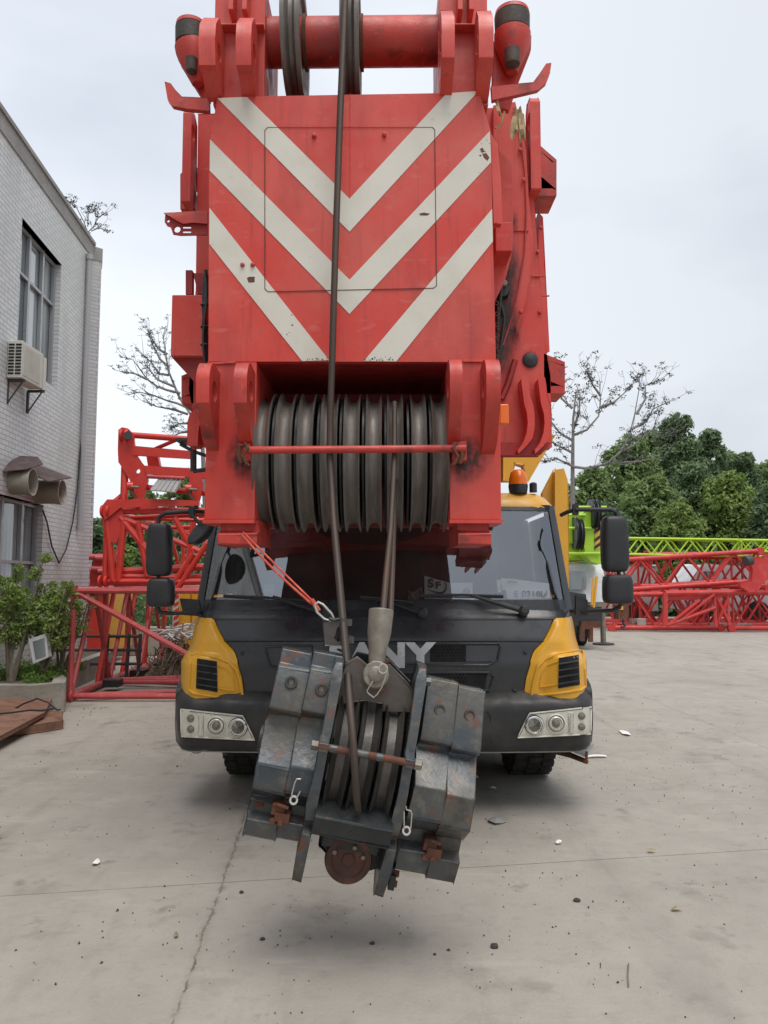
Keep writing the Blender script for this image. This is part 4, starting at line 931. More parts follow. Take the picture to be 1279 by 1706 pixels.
# guard rod and its nuts
hsub('guard_rod', M['rust'], lambda b: b.tube([(-.27,-.315,.175),(.25,-.315,.175)], .0165, 12))
for u0, u1 in ((-.19,-.16),(-.10,-.01),(.03,.06)): hsub('guard_rod_sleeve', M['block'], lambda b: b.tube([(u0,-.315,.175),(u1,-.315,.175)], .0185, 12))
hsub('nut', M['castgrey'], lambda b: b.lathe([(0,.026),(.03,.026),(.035,.016)], (.215,-.315,.175), (1,0,0), 6))
hsub('nut', M['block'], lambda b: b.lathe([(0,.024),(.03,.024)], (-.25,-.315,.175), (-1,0,0), 6))
for u0 in (-.248,.167): hsub('rod_tab', M['block'], lambda b: b.box(u0,u0+.048,-.33,-.20,.155,.195), bevel=.004)
hsub('nut', M['block'], lambda b: b.lathe([(0,.022),(.03,.022)], (.212,-.10,.49), (1,0,0), 6))
# crosshead beam
hsub('crosshead', M['block_dark'], lambda b: (b.prism([(-.202,-.33,-.135),(-.202,-.26,-.105),(-.202,-.02,-.105),(-.202,-.02,-.27),(-.202,-.22,-.27),(-.202,-.32,-.22)], (.371,0,0)), b.box(-.14,.15,-.20,.02,-.33,-.26)), bevel=.008)
hsub('swivel_body', M['block_dark'], lambda b: b.prism([(-.15,-.10,-.29),(-.14,-.10,-.38),(-.02,-.10,-.46),(.10,-.10,-.46),(.168,-.10,-.43),(.168,-.10,-.27)], (0,.2,0)), bevel=.01)
hsub('end_cap', M['rustdisc'], lambda b: b.lathe([(-.05,.108),(.02,.118),(.034,.112),(.038,.085),(.030,.078),(.030,.035),(.036,.028),(.036,0)], (.008,-.17,-.372), (0,-1,.05), 48))
hsub('end_cap_neck', M['rust'], lambda b: b.lathe([(0,.10),(.14,.10)], (.005,-.14,-.38), (0,1,.0), 32))
for a in (30,75,150): hsub('cap_spot', M['castgrey'], lambda b: b.lathe([(0,.012),(.004,.010),(.005,0)], (.005+.082*math.cos(R(a)), -.206, -.385+.082*math.sin(R(a))), (0,-1,0), 10))
# gussets and bolts beneath the right plate
hsub('bolt_plate', M['block_dark'], lambda b: (b.box(.214,.25,-.16,-.10,-.47,-.39), b.box(.23,.262,-.18,-.12,-.49,-.42)), bevel=.003)
for v in (-.42,-.47): hsub('bolt', M['rust'], lambda b: b.lathe([(0,.016),(.025,.016)], (.25,-.15,v), (1,0,0), 6))
# rusty keepers on the weights
def keeper(u, z_):
    hsub('keeper', M['rust'], lambda b: (b.box(u-.05,u+.015,-.215,-.13,z_-.02,z_+.035), b.box(u-.03,u+.045,-.225,-.13,z_-.045,z_+.0), b.tube([(u-.045,-.21,z_+.03),(u-.02,-.23,z_+.04),(u+.03,-.225,z_+.03)], .010, 7)), bevel=.005)
    for du in (-.04,-.0): hsub('keeper_bolt', M['rust'], lambda b: b.lathe([(0,.016),(.02,.013)], (u+du+.005,-.215,z_-.045), (0,-1,0), 8))
keeper(.405,-.235); keeper(-.36,-.20)
hsub('rust_patch', M['rust'], lambda b: b.box(-.50,-.455,-.150,-.13,-.225,-.17), bevel=.004)
hsub('hole', M['black'], lambda b: b.lathe([(0,.008),(.002,.008)], (-.478,-.151,-.19), (0,-1,0), 10))
# head plate where the wedge socket is pinned
hsub('dead_end_plate', M['plate_brown'], lambda b: b.prism([(-.205,-.08,.40),(-.19,-.08,.49),(-.14,-.08,.525),(-.08,-.08,.50),(-.02,-.08,.53),(.03,-.08,.52),(.14,-.08,.45),(.168,-.08,.42),(.168,-.08,.33),(.04,-.08,.31),(.03,-.08,.34),(-.06,-.08,.34),(-.205,-.08,.30)], (0,.04,0)), bevel=.005)
hsub('dead_end_plate', M['block_dark'], lambda b: b.prism([(-.205,.08,.40),(-.14,.08,.515),(.03,.08,.51),(.168,.08,.42),(.168,.08,.30),(-.205,.08,.28)], (0,.03,0)))
hsub('plate_edge', M['rust'], lambda b: b.tube([(-.06,-.05,.50),(-.02,-.05,.515),(.02,-.05,.54)], .010, 7))
# wedge socket (hangs straight, so counter-rotated)
inv = Matrix.Rotation(R(-12.5), 4, 'Y') @ Matrix.Rotation(R(4), 4, 'X')
hbm = Matrix.Translation(hb.location) @ hb.rotation_euler.to_matrix().to_4x4() @ Matrix.Diagonal((.86,.92,.92,1))
hbi = hbm.inverted()
def L(px, py, Y): return hbi @ P(px, py, (Y-3.78)*.93+3.50)
sk_ax = (L(634,1015,3.66)-L(627,1120,3.62))
def socket(b):
    a = L(635,1016,3.68); c = L(630,1080,3.65); e = L(627,1104,3.63)
    ax = (a-e).normalized()
    l = (a-e).length
    b.lathe([(0,.040),(l*.25,.046),(l*.55,.060),(l*.98,.064),(l,.060),(l,.038),(l*.8,.034)], e, ax, 28)
sock = hsub('wedge_socket', M['castgrey'], socket)
hsub('socket_eye', M['castgrey'], lambda b: b.lathe([(-.035,.058),(-.03,.064),(.045,.064),(.05,.058)], L(626,1124,3.63), L(626,1124,3.5)-L(626,1124,3.63), 28), parent=sock)
hsub('socket_pin', M['castgrey'], lambda b: b.lathe([(.03,.036),(.066,.036),(.07,.030),(.071,0)], L(626,1123,3.63), L(626,1123,3.5)-L(626,1123,3.63), 24), parent=sock)
def rclip(b, pts, ring, r, Y, wr=.0034):
    b.tube([L(x,y,Y) for x, y in pts], wr, 6)
    c = L(*ring, Y); b.ring(c, L(ring[0], ring[1], Y-.2)-c, r, wr, 20, 6)
hsub('spring_clip', M['wire'], lambda b: rclip(b, [(645,1119),(641,1130),(636,1145),(628,1157),(622,1162),(613,1155),(611,1151),(618,1140),(621,1134)], (638,1114), .021, 3.55), parent=sock)
hsub('spring_clip', M['wire'], lambda b: rclip(b, [(501,1298),(494,1298),(491,1304),(486,1323),(485,1331)], (489,1333), .0175, 3.40))
hsub('spring_clip', M['wire'], lambda b: rclip(b, [(500,1318),(494,1330)], (489,1333), .014, 3.40))
hsub('spring_clip', M['wire'], lambda b: rclip(b, [(676,1343),(677,1349),(684,1351),(686,1356),(684,1380)], (677,1384), .0175, 3.43))
hsub('spring_clip', M['wire'], lambda b: rclip(b, [(673,1352),(673,1380)], (677,1384), .014, 3.43))
# oily stubs inside
hsub('white_labels', M['castgrey'], lambda b: b.box(-.08,-.03,-.05,-.04,.47,.50)) if False else None

# rope clamp on the hoist rope
cl = thing('rope_clamp', 'black steel two-armed clamp gripping the hoist rope just above the hook block', 'clamp', P(562,1055,3.60))
o = MB(); Y = 3.57
o.pp([(537,1036),(572,1032),(573,1041),(560,1043),(558,1062),(563,1067),(582,1062),(584,1070),(575,1074),(541,1076)], Y, .055)
o.build('clamp_body', M['clampsteel'], cl, bevel=.005)
for cy in (1037, 1066):
    pass
def arm(b, cx, cy):
    c = P(cx, cy, 3.60)
    b.lathe([(-.015,.020),(-.015,.038),(.015,.038),(.015,.020)], c, (0,0,1), 20, closed=True)
sub('clamp_arm', M['clampsteel'], cl, lambda b: arm(b, 573, 1037)); sub('clamp_arm', M['clampsteel'], cl, lambda b: arm(b, 576, 1066))

# sling between boom head and the clamp
sg = thing('tagline_sling', 'thin orange-red double strap running from the boom head down to the rope clamp', 'strap', P(430,906,4.15))
a = P(402,890,4.15); e1, e2 = P(519,1006,3.62), P(523,1004,3.64)
def web(b, p, q, sagx, wd):
    pts = [p.lerp(q, t/12)+Vector((sagx*math.sin(math.pi*t/12),0,-.01*math.sin(math.pi*t/12))) for t in range(13)]
    b.tube(pts, wd, 6)
sub('strap', M['sling'], sg, lambda b: (web(b, a, e1, -.006, .0065), web(b, a+Vector((.01,0,.01)), e2, .009, .0055)))
sub('sewn_end', M['sling'], sg, lambda b: b.tube([e1+Vector((0,-.01,.02)), P(531,1018,3.60)], .012, 8))
sub('carabiner', M['wire'], sg, lambda b: b.tube([P(x,y,3.57) for x, y in ((524,1008),(530,1003),(538,1007),(552,1022),(556,1030),(550,1034),(540,1031),(528,1020),(524,1008))], .0058, 8))
sub('shackle', M['darksteel'], sg, lambda b: b.tube([P(x,y,3.56) for x, y in ((548,1030),(556,1033),(566,1031))], .007, 8))

# dry husks caught on the right roller bracket
hk = thing('dry_husk', 'bunch of pale dry husk leaves hanging at the top right of the boom head', 'dried leaves', P(862,190,4.4))
def husk(b):
    rnd = random.Random(5)
    for (x0,y0,x1,y1,wd) in ((862,182,852,232,14),(866,180,873,236,12),(858,180,862,225,9),(870,190,866,240,7),(828,170,833,195,8)):
        p, q = P(x0,y0,4.36), P(x1,y1,4.33); wv = Vector((wd*.0034*.5,.01,0))
        n = 6
        for k in range(n):
            t0, t1 = k/n, (k+1)/n; w0, w1 = math.sin(math.pi*(.12+.8*t0)), math.sin(math.pi*(.12+.8*t1))
            j = Vector((0, .012*math.sin(t0*7+x0), 0)); j2 = Vector((0, .012*math.sin(t1*7+x0), 0))
            b.add([p.lerp(q,t0)-wv*w0, p.lerp(q,t0)+j-Vector((0,.015,0)), p.lerp(q,t1)+j2-Vector((0,.015,0)), p.lerp(q,t1)-wv*w1], [(0,1,2,3)])
            b.add([p.lerp(q,t0)+j-Vector((0,.015,0)), p.lerp(q,t0)+wv*w0, p.lerp(q,t1)+wv*w1, p.lerp(q,t1)+j2-Vector((0,.015,0))], [(0,1,2,3)])
    b.tube([P(x,y,4.37) for x, y in ((840,186),(836,205),(825,214))], .006, 5)
sub('husk_leaf', M['husk'], hk, husk, ang=80)

# cards and cloth behind the windscreen
def card(name, label, q, Y, m='paper', cat='card'):
    b = MB(); b.prism([P(x,y,Y+(.0 if i < 2 else -.04)) for i, (x, y) in enumerate(q)], (0,.003,0)); r = b.build(name, M[m], smooth=False); tag(r, label, cat); return r
t = thing('dashboard_card', 'white card with big dark letters SF and a red emblem behind the windscreen', 'card', P(745,998,5.815))
sub('card_sheet', M['paper'], t, lambda b: b.prism([P(707,959,5.775),P(722,964,5.775),P(750,971,5.785),P(787,971,5.795),P(787,990,5.775),P(707,990,5.755)], (0,.003,0)), smooth=False)
sub('card_base', M['paper'], t, lambda b: b.prism([P(707,991.5,5.755),P(788,991.5,5.755),P(790,999,5.735),P(707,998,5.735)], (0,.003,0)), smooth=False)
M['ink'] = mat('dark_ink', (.02,.025,.03), .6); M['inkred'] = mat('red_ink', (.55,.03,.03), .6)
text('S', 'letter_s', M['ink'], t, 717, 972.5, 5.745, .085, .001, .004, 1.15)
text('F', 'letter_f', M['ink'], t, 729.5, 975.5, 5.745, .070, .001, .0035, 1.2)
sub('emblem_arc', M['ink'], t, lambda b: b.tube([P(x,y,5.747) for x, y in ((712,981),(722,986),(733,988),(740,986),(743,980),(743,974),(740,969))], [.002,.005,.007,.007,.006,.005,.002], 6))
sub('emblem', M['inkred'], t, lambda b: [b.lathe([(0,.010),(.002,.010)], P(777+4.5*math.cos(R(a)), 985+3*math.sin(R(a)), 5.750), (0,-1,0), 10) for a in (0,60,120,180,250,300)])
t = thing('permit_plate', 'white paper plate with a faint number behind the right side of the windscreen', 'plate', P(870,998,5.815))
sub('back_sheet', M['paper'], t, lambda b: (b.prism([P(827,966,5.775),P(834,966,5.775),P(834,987,5.765),P(830,987,5.765)], (0,.003,0)), b.prism([P(834,963,5.795),P(850,964,5.795),P(915,972,5.815),P(915,985,5.795),P(836,983,5.775)], (0,.003,0))), smooth=False)
sub('front_sheet', M['paper'], t, lambda b: b.prism([P(842,980,5.735),P(915,982,5.755),P(916,997,5.735),P(845,998,5.715)], (0,.003,0)), smooth=False)
M['inkgrey'] = mat('grey_ink', (.22,.22,.23), .6)
text('E 0310U', 'number', M['inkgrey'], t, 884, 990, 5.712, .062, .001, .001, 1.15)
sub('red_print', M['inkred'], t, lambda b: b.pp([(846,967.5),(862,968.5),(862,971),(846,970)], 5.770, .002))
cth = MB(); cth.grid(lambda u, v: P(680+24*u, 998-16*v+4*math.sin(u*5), 5.9+.03*math.sin(u*9+v*4)), 10, 6, (0,.01,0)); cth = cth.build('cloth', M['cream'], ang=80); tag(cth, 'crumpled pale green cloth on the dashboard left of the lettered card', 'cloth')
box_ = MB().pp([(441,975),(455,975),(455,987),(441,987)], 6.0, .05).build('tissue_box', mat('pale_blue_box', (.20,.42,.48), .6), bevel=.004); tag(box_, 'small pale blue box behind the left side of the windscreen', 'box')
tagp = MB(); tagp.grid(lambda u, v: Vector((1.85+.19*u, 6.1+.05*v+.02*u, .012+.01*math.sin(3*u))), 5, 2, (0,0,.003)); tagp = tagp.build('paper_strip', M['paper']); 
for v in tagp.data.vertices: pass
d = G(978,1264)-Vector((1.85,6.1,0)); tagp.location = d; tag(tagp, 'narrow white paper strip on the concrete beside the right end of the bumper', 'paper')

# ================================================================ BUILDING
xc, Yc, sl_ = -5.63, 14.5, -.078
def wx(y): return xc+sl_*(y-Yc)
bld = thing('factory_building', 'two-storey building faced with white tiles, grey parapet and aluminium windows, at the left edge', 'building', (xc-3, Yc, 0))
ZT = 8.06; zpar = 7.80
Y0, Y1 = -14.0, 14.35
wins = [(10.95,12.66,4.83,6.98), (9.6,12.26,1.15,2.83)]
wl = MB()
def wallq(b, ya, yb, za, zb, m=None, t=.25):
    b.prism([(wx(ya),ya,za),(wx(yb),yb,za),(wx(yb),yb,zb),(wx(ya),ya,zb)], (-t,0,0))

wallq(wl, Y0, 9.6, 0, zpar); wallq(wl, 12.66, Y1, 0, zpar)
wallq(wl, 9.6, 10.95, 0, 1.15); wallq(wl, 9.6, 10.95, 2.83, zpar)
wallq(wl, 10.95, 12.26, 0, 1.15); wallq(wl, 10.95, 12.26, 2.83, 4.83); wallq(wl, 10.95, 12.26, 6.98, zpar)
wallq(wl, 12.26, 12.66, 0, 4.83); wallq(wl, 12.26, 12.66, 6.98, zpar)
wo = wl.build('wall', M['tile'], bld, smooth=False)
sub('corner_pier', M['tile_end_shaded'], bld, lambda b: b.prism([(wx(Y1)-.25,Y1,0),(wx(Y1)+.0,Y1,0),(wx(Y1)+.125,Y1+.12,0),(wx(Y1)+.0,Y1+.45,0),(wx(Y1)-.9,Y1+.45,0),(wx(Y1)-.9,Y1,0)], (0,0,7.80)), smooth=False)
sub('parapet', M['parapet'], bld, lambda b: (b.prism([(wx(Y0)+.02,Y0,zpar+.002),(wx(Y1)+.02,Y1,zpar+.002),(wx(Y1)+.02,Y1,ZT),(wx(Y0)+.02,Y0,ZT)], (-.3,0,0)), b.prism([(wx(Y1)-.25,Y1+.002,7.802),(wx(Y1)+.02,Y1+.002,7.802),(wx(Y1)+.14,Y1+.12,7.802),(wx(Y1)+.0,Y1+.47,7.802),(wx(Y1)-.25,Y1+.47,7.802)], (0,0,.26))), smooth=False)
sub('cornice', M['parapet'], bld, lambda b: b.prism([(wx(Y0)+.05,Y0,ZT+.002),(wx(Y1)+.05,Y1,ZT+.002),(wx(Y1)+.05,Y1,ZT+.07),(wx(Y0)+.05,Y0,ZT+.07)], (-.36,0,0)), smooth=False)
sub('roof', M['parapet'], bld, lambda b: b.box(-18, wx(Y1)-.26, Y0, Y1, 7.3, 7.5))
sub('rear_wall', M['tile_end_shaded'], bld, lambda b: (b.box(-18, -17.8, Y0, Y1, 0, 7.29), b.box(-17.8, wx(Y1)-.95, Y1-.2, Y1, 0, 7.29)))
def window(ya, yb, za, zb, vbars, hbars, lab=None):
    w_ = MB(); rec = .12
    f = lambda y, z, d: Vector((wx(y)-rec+d, y, z))
    w_.prism([f(ya,za,-.03),f(yb,za,-.03),f(yb,zb,-.03),f(ya,zb,-.03)], (-.01,0,0))
    wo_ = w_.build('window', M['hglass'], bld, smooth=False)
    def bars(b):
        fw = .035
        for y in [ya+fw, yb-fw]+[ya+(yb-ya)*t for t in vbars]:
            b.prism([f(y-fw,za,.03),f(y+fw,za,.03),f(y+fw,zb,.03),f(y-fw,zb,.03)], (-.055,0,0))
        yy = [ya+2*fw]+sorted(ya+(yb-ya)*t for t in vbars)+[yb-2*fw]
        for z in [za+.03, zb-.03]+[za+(zb-za)*t for t in hbars]:
            b.prism([f(ya+.07,z-.022,.026),f(yb-.07,z-.022,.026),f(yb-.07,z+.022,.026),f(ya+.07,z+.022,.026)], (-.045,0,0))
    sub('window_frame', M['alu'], wo_, bars, smooth=False)
    sub('window_reveal', M['canopy'], wo_, lambda b: (b.prism([(wx(ya)-.001,ya,zb),(wx(yb)-.001,yb,zb),(wx(yb)-.16,yb,zb),(wx(ya)-.16,ya,zb)], (0,0,.004)),))
    return wo_
window(10.95,12.66,4.83,6.98,(.34,.67),(.66,))
window(9.6,12.26,1.15,2.83,(.25,.5,.77),(.45,))
window(5.0,7.6,4.83,6.98,(.33,.66),(.66,)); window(5.0,7.6,1.15,2.83,(.33,.66),(.5,)) if False else None
sub('drainpipe', M['pipe'], bld, lambda b: (b.tube([(wx(13.95)+.06,13.95,7.7),(wx(13.95)+.06,13.95,2.55)], .05, 12), b.tube([(wx(13.95)+.06,13.95,2.62),(wx(13.95)+.06,13.95,2.54)], .062, 12), b.tube([(wx(13.95)+.06,13.95,7.62),(wx(13.95)+.06,13.95,7.72)], .065, 12)))
cb = MB(); pts = [P(x,y,13.7) for x, y in ((146,430),(148,480),(147,540),(144,600),(139,680),(133,760),(128,820),(121,870),(110,915),(98,938),(86,910),(78,870),(71,850))]
pts = [Vector((wx(p.y)+.03, p.y, p.z)) for p in pts]
for i, (x, y) in enumerate(((146,430),(148,480),(147,540),(144,600),(139,680),(133,760),(128,820),(121,870),(110,915),(98,938),(86,910),(78,870),(71,850))):
    # intersect with the wall plane
    u = (x-639.5)/FPX; v = (853-y)/FPX; c_, s_ = math.cos(PITCH), math.sin(PITCH)
    k = u/(c_-v*s_); Yw = (xc-sl_*Yc+.03)/(k-sl_); pts[i] = P(x, y, Yw)
cb.tube(pts, .014, 6); cb = cb.build('power_cable', M['rubber']); tag(cb, 'loose black cable running down the tiled wall beside the drainpipe', 'cable')
# air conditioner
ac = thing('air_conditioner', 'cream outdoor air conditioner unit on a steel bracket under the upper window', 'air conditioner', (wx(11)+.18, 11, 4.45))
ax0, ax1 = wx(10.95)+.03, wx(10.95)+.24
acb = sub('casing', M['acwhite'], ac, lambda b: b.box(ax0, ax1, 10.62, 11.30, 4.48, 5.02), bevel=.015)
for j in range(10):
    for i in range(2):
        sub('vent_slot', M['black'], acb, lambda b: b.box(ax0+.02+i*.10, ax0+.10+i*.10, 10.612, 10.621, 4.53+j*.046, 4.555+j*.046), smooth=False)
sub('fan_grille', M['acwhite'], acb, lambda b: [b.box(ax1+.001, ax1+.012, 10.66+k*.022, 10.668+k*.022, 4.53, 4.97) for k in range(24)], smooth=False)
sub('edge_trim', M['acwhite'], acb, lambda b: b.box(ax1-.05, ax1+.02, 11.305, 11.37, 4.47, 4.97), bevel=.01)
for y in (10.68, 11.3):
    sub('bracket', M['darksteel'], ac, lambda b: (b.box(ax0-.02, ax1+.02, y, y+.04, 4.44, 4.475), b.box(ax0-.03, ax0, y, y+.04, 4.12, 4.44), b.tube([(ax0,y+.02,4.15),(ax1-.02,y+.02,4.44)], .012, 6)))
# ventilation ducts and the sheets over them
for (y, px, py, lab) in ((11.0,55,803,'beige ventilation duct nearer the photo edge, sticking out under the rusty sheet'),(11.95,104,820,'beige ventilation duct with open end, the one nearer the building corner')):
    e = P(px,py,y); s_ = Vector((e.x-.62, y-.05, e.z))
    d = (e-s_).normalized()
    t = thing('ventilation_duct', lab, 'duct', s_, 'ducts under the sheet canopy')
    o = MB(); n = (e-s_).length; o.lathe([(0,.185),(n-.1,.185),(n-.095,.195),(n,.20),(n,.185),(n-.05,.175),(0,.17)], s_, d, 36); o.build('duct_body', M['duct'], t)
    sub('duct_inside', M['interior'], t, lambda b: b.lathe([(0,.172),(.01,0)], s_+d*.25, d, 30))
cn = thing('sheet_canopy', 'torn rusty sheet metal awning above the two ducts', 'canopy', (wx(11.5), 11.5, 3.2))
sub('sheet', M['canopy'], cn, lambda b: (b.prism([P(-30,758,10.9),P(62,762,11.4),P(72,774,11.1),P(45,782,10.8),P(-30,790,10.5)], (0,.0,.012)),))
sub('sheet', M['canopy'], cn, lambda b: (b.prism([P(0,770,11.7),P(60,774,12.1),P(119,797,11.7),P(80,803,11.3),P(45,788,11.3)], (0,0,.012)),))

# ================================================================ PLANT BED
bed = MB(); kpts = [(-12,9.55),(-6,9.5),(-4.25,9.45),(-3.98,9.75),(-4.15,10.2),(-4.6,11.0),(-4.9,14.2),(-12,14.2)]
inner = [(-12,9.72),(-6,9.67),(-4.35,9.63),(-4.16,9.78),(-4.3,10.15),(-4.77,11.0),(-5.05,14.0),(-12,14.0)]
bed.prism([(x,y,.0) for x, y in kpts], (0,0,.36), [[(x,y,.0) for x, y in inner]])
bed = bed.build('planter_kerb', M['greystone'], bevel=.02); tag(bed, 'low weathered concrete kerb round the plant bed at the foot of the tiled building', 'kerb')
so_ = MB().prism([(x,y,.0) for x, y in inner], (0,0,.33)).build('soil', M['soil']); tag(so_, None, None, kind='structure')
def leaves(b, c, rad, n, size, rnd, shell=.5, flat=.0):
    for _ in range(n):
        while True:
            q = Vector((rnd.uniform(-1,1), rnd.uniform(-1,1), rnd.uniform(-1,1)))
            if shell*rnd.random() < q.length <= 1: break
        p = Vector((c[0]+q.x*rad[0], c[1]+q.y*rad[1], c[2]+q.z*rad[2]))
        leaf(b, p, size*rnd.uniform(.6,1.3), rnd, q, flat)
def leaf(b, p, s, rnd, q=None, flat=0):
    n = Vector((rnd.gauss(0,1), rnd.gauss(0,1), rnd.gauss(0,1)+.6))
    if q is not None: n += q*1.2
    n.normalize(); a = n.orthogonal().normalized(); a.rotate(Matrix.Rotation(rnd.uniform(0,6.28), 3, n)); c_ = n.cross(a)
    b.add([p-a*s, p+c_*s*.45+n*s*.12, p+a*s, p-c_*s*.45+n*s*.12], [(0,1,2,3)])
def shrub(name, label, base, h, w_, n, size, leafm, seed, group=None, cat='shrub', density=1, stems=7):
    rnd = random.Random(seed); t = thing(name, label, cat, base, group)
    st = MB(); fo = MB(); base = Vector(base)
    for k in range(stems):
        a = rnd.uniform(0,6.28); tip = base+Vector((math.cos(a)*w_*rnd.uniform(.3,1), math.sin(a)*w_*rnd.uniform(.3,.9), h*rnd.uniform(.65,1)))
        mid = base.lerp(tip,.5)+Vector((rnd.uniform(-.1,.1)*w_,rnd.uniform(-.1,.1)*w_,h*.08))
        st.tube([base+Vector((rnd.uniform(-.05,.05),rnd.uniform(-.05,.05),0)), mid, tip], [.022,.013,.004], 5)
        for j in range(7):
            f = .3+.7*(j+rnd.random())/7; p = (base.lerp(mid, f*2) if f < .5 else mid.lerp(tip, f*2-1))
            r = w_*.30*(1.15-.6*f)
            tw = p+Vector((rnd.uniform(-1,1)*r,rnd.uniform(-1,1)*r,rnd.uniform(-.1,1)*r))
            st.tube([p,tw],[.006,.002],4,False)
            leaves(fo, tw, (r,r,r*.8), int(n/stems/7), size, rnd, .2)
    st.build('stem', M['bark'], t); fo.build('foliage', M[leafm], t, smooth=False)
    return t
shrub('bush', 'tall green bush in the plant bed, leftmost at the photo edge under the lower window', Vector((X(22,1050,10.1), 10.1, .33)), 1.62, .50, 4600, .030, 'leaf_c', 1, 'bushes in the plant bed')
shrub('bush', 'tall green bush in the plant bed directly in front of the tiled wall', Vector((X(72,1050,10.3), 10.3, .33)), 1.50, .44, 3600, .030, 'leaf_c', 2, 'bushes in the plant bed')
shrub('bush', 'sparse green bush in the plant bed beside the lattice section', Vector((X(108,1050,10.9), 10.9, .33)), 1.25, .38, 1800, .028, 'leaf_c', 3, 'bushes in the plant bed', stems=9)
def cover(b):
    rnd = random.Random(9)
    for _ in range(7000):
        x = rnd.uniform(-6.2,-4.3); y = rnd.uniform(9.7,11.6)
        if noise.noise(Vector((x*1.3,y*1.3,0))) < -.12+.35*(x+4.9): continue
        leaf(b, Vector((x,y,.34+abs(rnd.gauss(0,.06)))), .026*rnd.uniform(.6,1.3), rnd)
gc = MB(); cover(gc); gc = gc.build('ground_cover', M['grass'], smooth=False); tag(gc, 'low bright green weeds growing over the front of the plant bed', 'ground cover', kind='stuff')
bx_ = thing('discarded_cabinet', 'small white metal-framed cabinet leaning among the bushes in the plant bed', 'cabinet', G(62,1090,.33), rot=None)
sub('cabinet_body', M['whitepaint'], bx_, lambda b: (b.prism([P(49,1066,10.1),P(75,1057,10.1),P(79,1094,10.1),P(56,1104,10.1)], (0,.1,0))), bevel=.01)
sub('cabinet_panel', M['hglass'], bx_, lambda b: (b.prism([P(54,1069,10.09),P(73,1063,10.09),P(76,1092,10.09),P(59,1098,10.09)], (0,.008,0))))

# rusty steel plates on the ground
pl = thing('steel_plate', 'large rusty brown steel plate lying tilted at the left edge under a cable', 'steel plate', G(40,1215), 'rusty plates by the kerb')
a, b_, c_, d_2, e_ = G(-60,1195), G(25,1178), G(92,1178), G(72,1212), G(-20,1262)
up = lambda p, z: Vector((p.x, p.y, z))
sub('plate_sheet', M['wood'], pl, lambda b: b.prism([up(a,.20),up(b_,.20),up(c_,.17),up(d_2,.12),up(e_,.10)], (0,0,.045)), bevel=.006)
pl2 = thing('steel_plate', 'smaller reddish steel plate lying flat under the edge of the larger rusty one', 'steel plate', G(75,1212), 'rusty plates by the kerb')
sub('plate_sheet', M['wood'], pl2, lambda b: b.prism([up(G(20,1228),.01),up(G(104,1215),.01),up(G(104,1200),.01),up(G(60,1196),.01),up(G(-10,1205),.01)], (0,0,.08)), bevel=.008)
cbl = MB().tube([P(x,y,8.9) for x, y in ((-10,1192),(20,1183),(40,1172),(62,1164),(80,1170),(95,1183))]+[P(100,1182,8.7)], .010, 6)
cbl.tube([G(x,y,.262) for x, y in ((-10,1190),(20,1187),(50,1183),(70,1184),(92,1180))], .010, 6)
cbl = cbl.build('cable', M['rubber']); tag(cbl, 'black cable looped over the rusty plates at the left edge', 'cable')

# ================================================================ LATTICES
def lattice(name, label, p0, axis, w_, h, n, rc, rb, m, group=None, seed=0, ends=True, pads=False, cat='lattice section', xfront=False, side=None, upv=Vector((0,0,1)), light=False):
    p0 = Vector(p0); A = Vector(axis); S = side or Vector((A.y, -A.x, 0)).normalized()*w_; U = upv*h
    t = thing(name, label, cat, p0, group)
    cs = [p0, p0+S, p0+S+U, p0+U]
    for c in cs:
        o = MB(); o.tube([c, c+A], rc, 10); o.build('chord', m, t)
    nb = 8 if not light else 6
    for f in range(4):
        a, b_ = cs[f], cs[(f+1) % 4]
        for k in range(n):
            s0, s1 = (a, b_) if (k+f) % 2 == 0 else (b_, a)
            o = MB(); o.tube([s0+A*(k/n), s1+A*((k+1)/n)], rb, nb); o.build('brace', m, t)
    if ends:
        for k, e in ((0, 0), (1, 1)):
            for f in range(4):
                o = MB(); o.tube([cs[f]+A*e, cs[(f+1) % 4]+A*e], rb*1.1, nb); o.build('end_bar', m, t)
            o = MB(); o.tube([cs[3]+A*e, cs[1]+A*e], rb*1.1, nb); o.build('end_brace', m, t)
        for c in cs:
            for e, sgn in ((0,-1),(1,1)):
                o = MB(); d = A.normalized()*sgn; q = c+A*e
                sd = S.normalized()
                for j in (-1, 1): o.lathe([(-.015,rc*1.5),(.015,rc*1.5)], q+d*rc*1.0+sd*j*rc*.75, sd, 18)
                o.build('pin_lug', m, t)
    return t
A1 = G(128,1165)
lt = lattice('lattice_boom_section', 'faded pinkish lattice boom section on the ground at the left, with a long end diagonal', (A1.x-.02, 10.6, .07), (-.18,5.0,0), 2.6, 1.42, 6, .052, .036, M['pink_lat'], 'red lattice sections stacked on the left', side=Vector((2.6,0,0)))
for k in range(4):
    y = 11.5+k*1.22
    sub('rubber_pad', M['rubber'], lt, lambda b: b.box(A1.x+.08, A1.x+.32, y, y+.22, .06, .17), bevel=.01)
    for j in (0, .22):
        sub('floor_bar', M['pink_lat'], lt, lambda b: b.tube([(A1.x+.2,y+.3+j,.10),(A1.x+2.6,y+.3+j*.4,.10)], .035, 8))
    for j in (0, .18):
        sub('upright', M['pink_lat'] if j else M['red_lat'], lt, lambda b: b.tube([(A1.x-.05-.036*(y-10.6),y+.25+j,.1),(A1.x-.05-.036*(y-10.6)+.0,y+.85-j*2,1.45)], .038, 8))
l2 = lattice('lattice_boom_section', 'bright red lattice boom section stacked on the faded one, just left of the cab mirror', (P(172,970,10.7).x, 10.75, 1.62), (-.12,4.6,0), 2.3, .98, 4, .055, .036, M['red_lat'], 'red lattice sections stacked on the left', side=Vector((2.3,0,0)))
Yq = 10.75
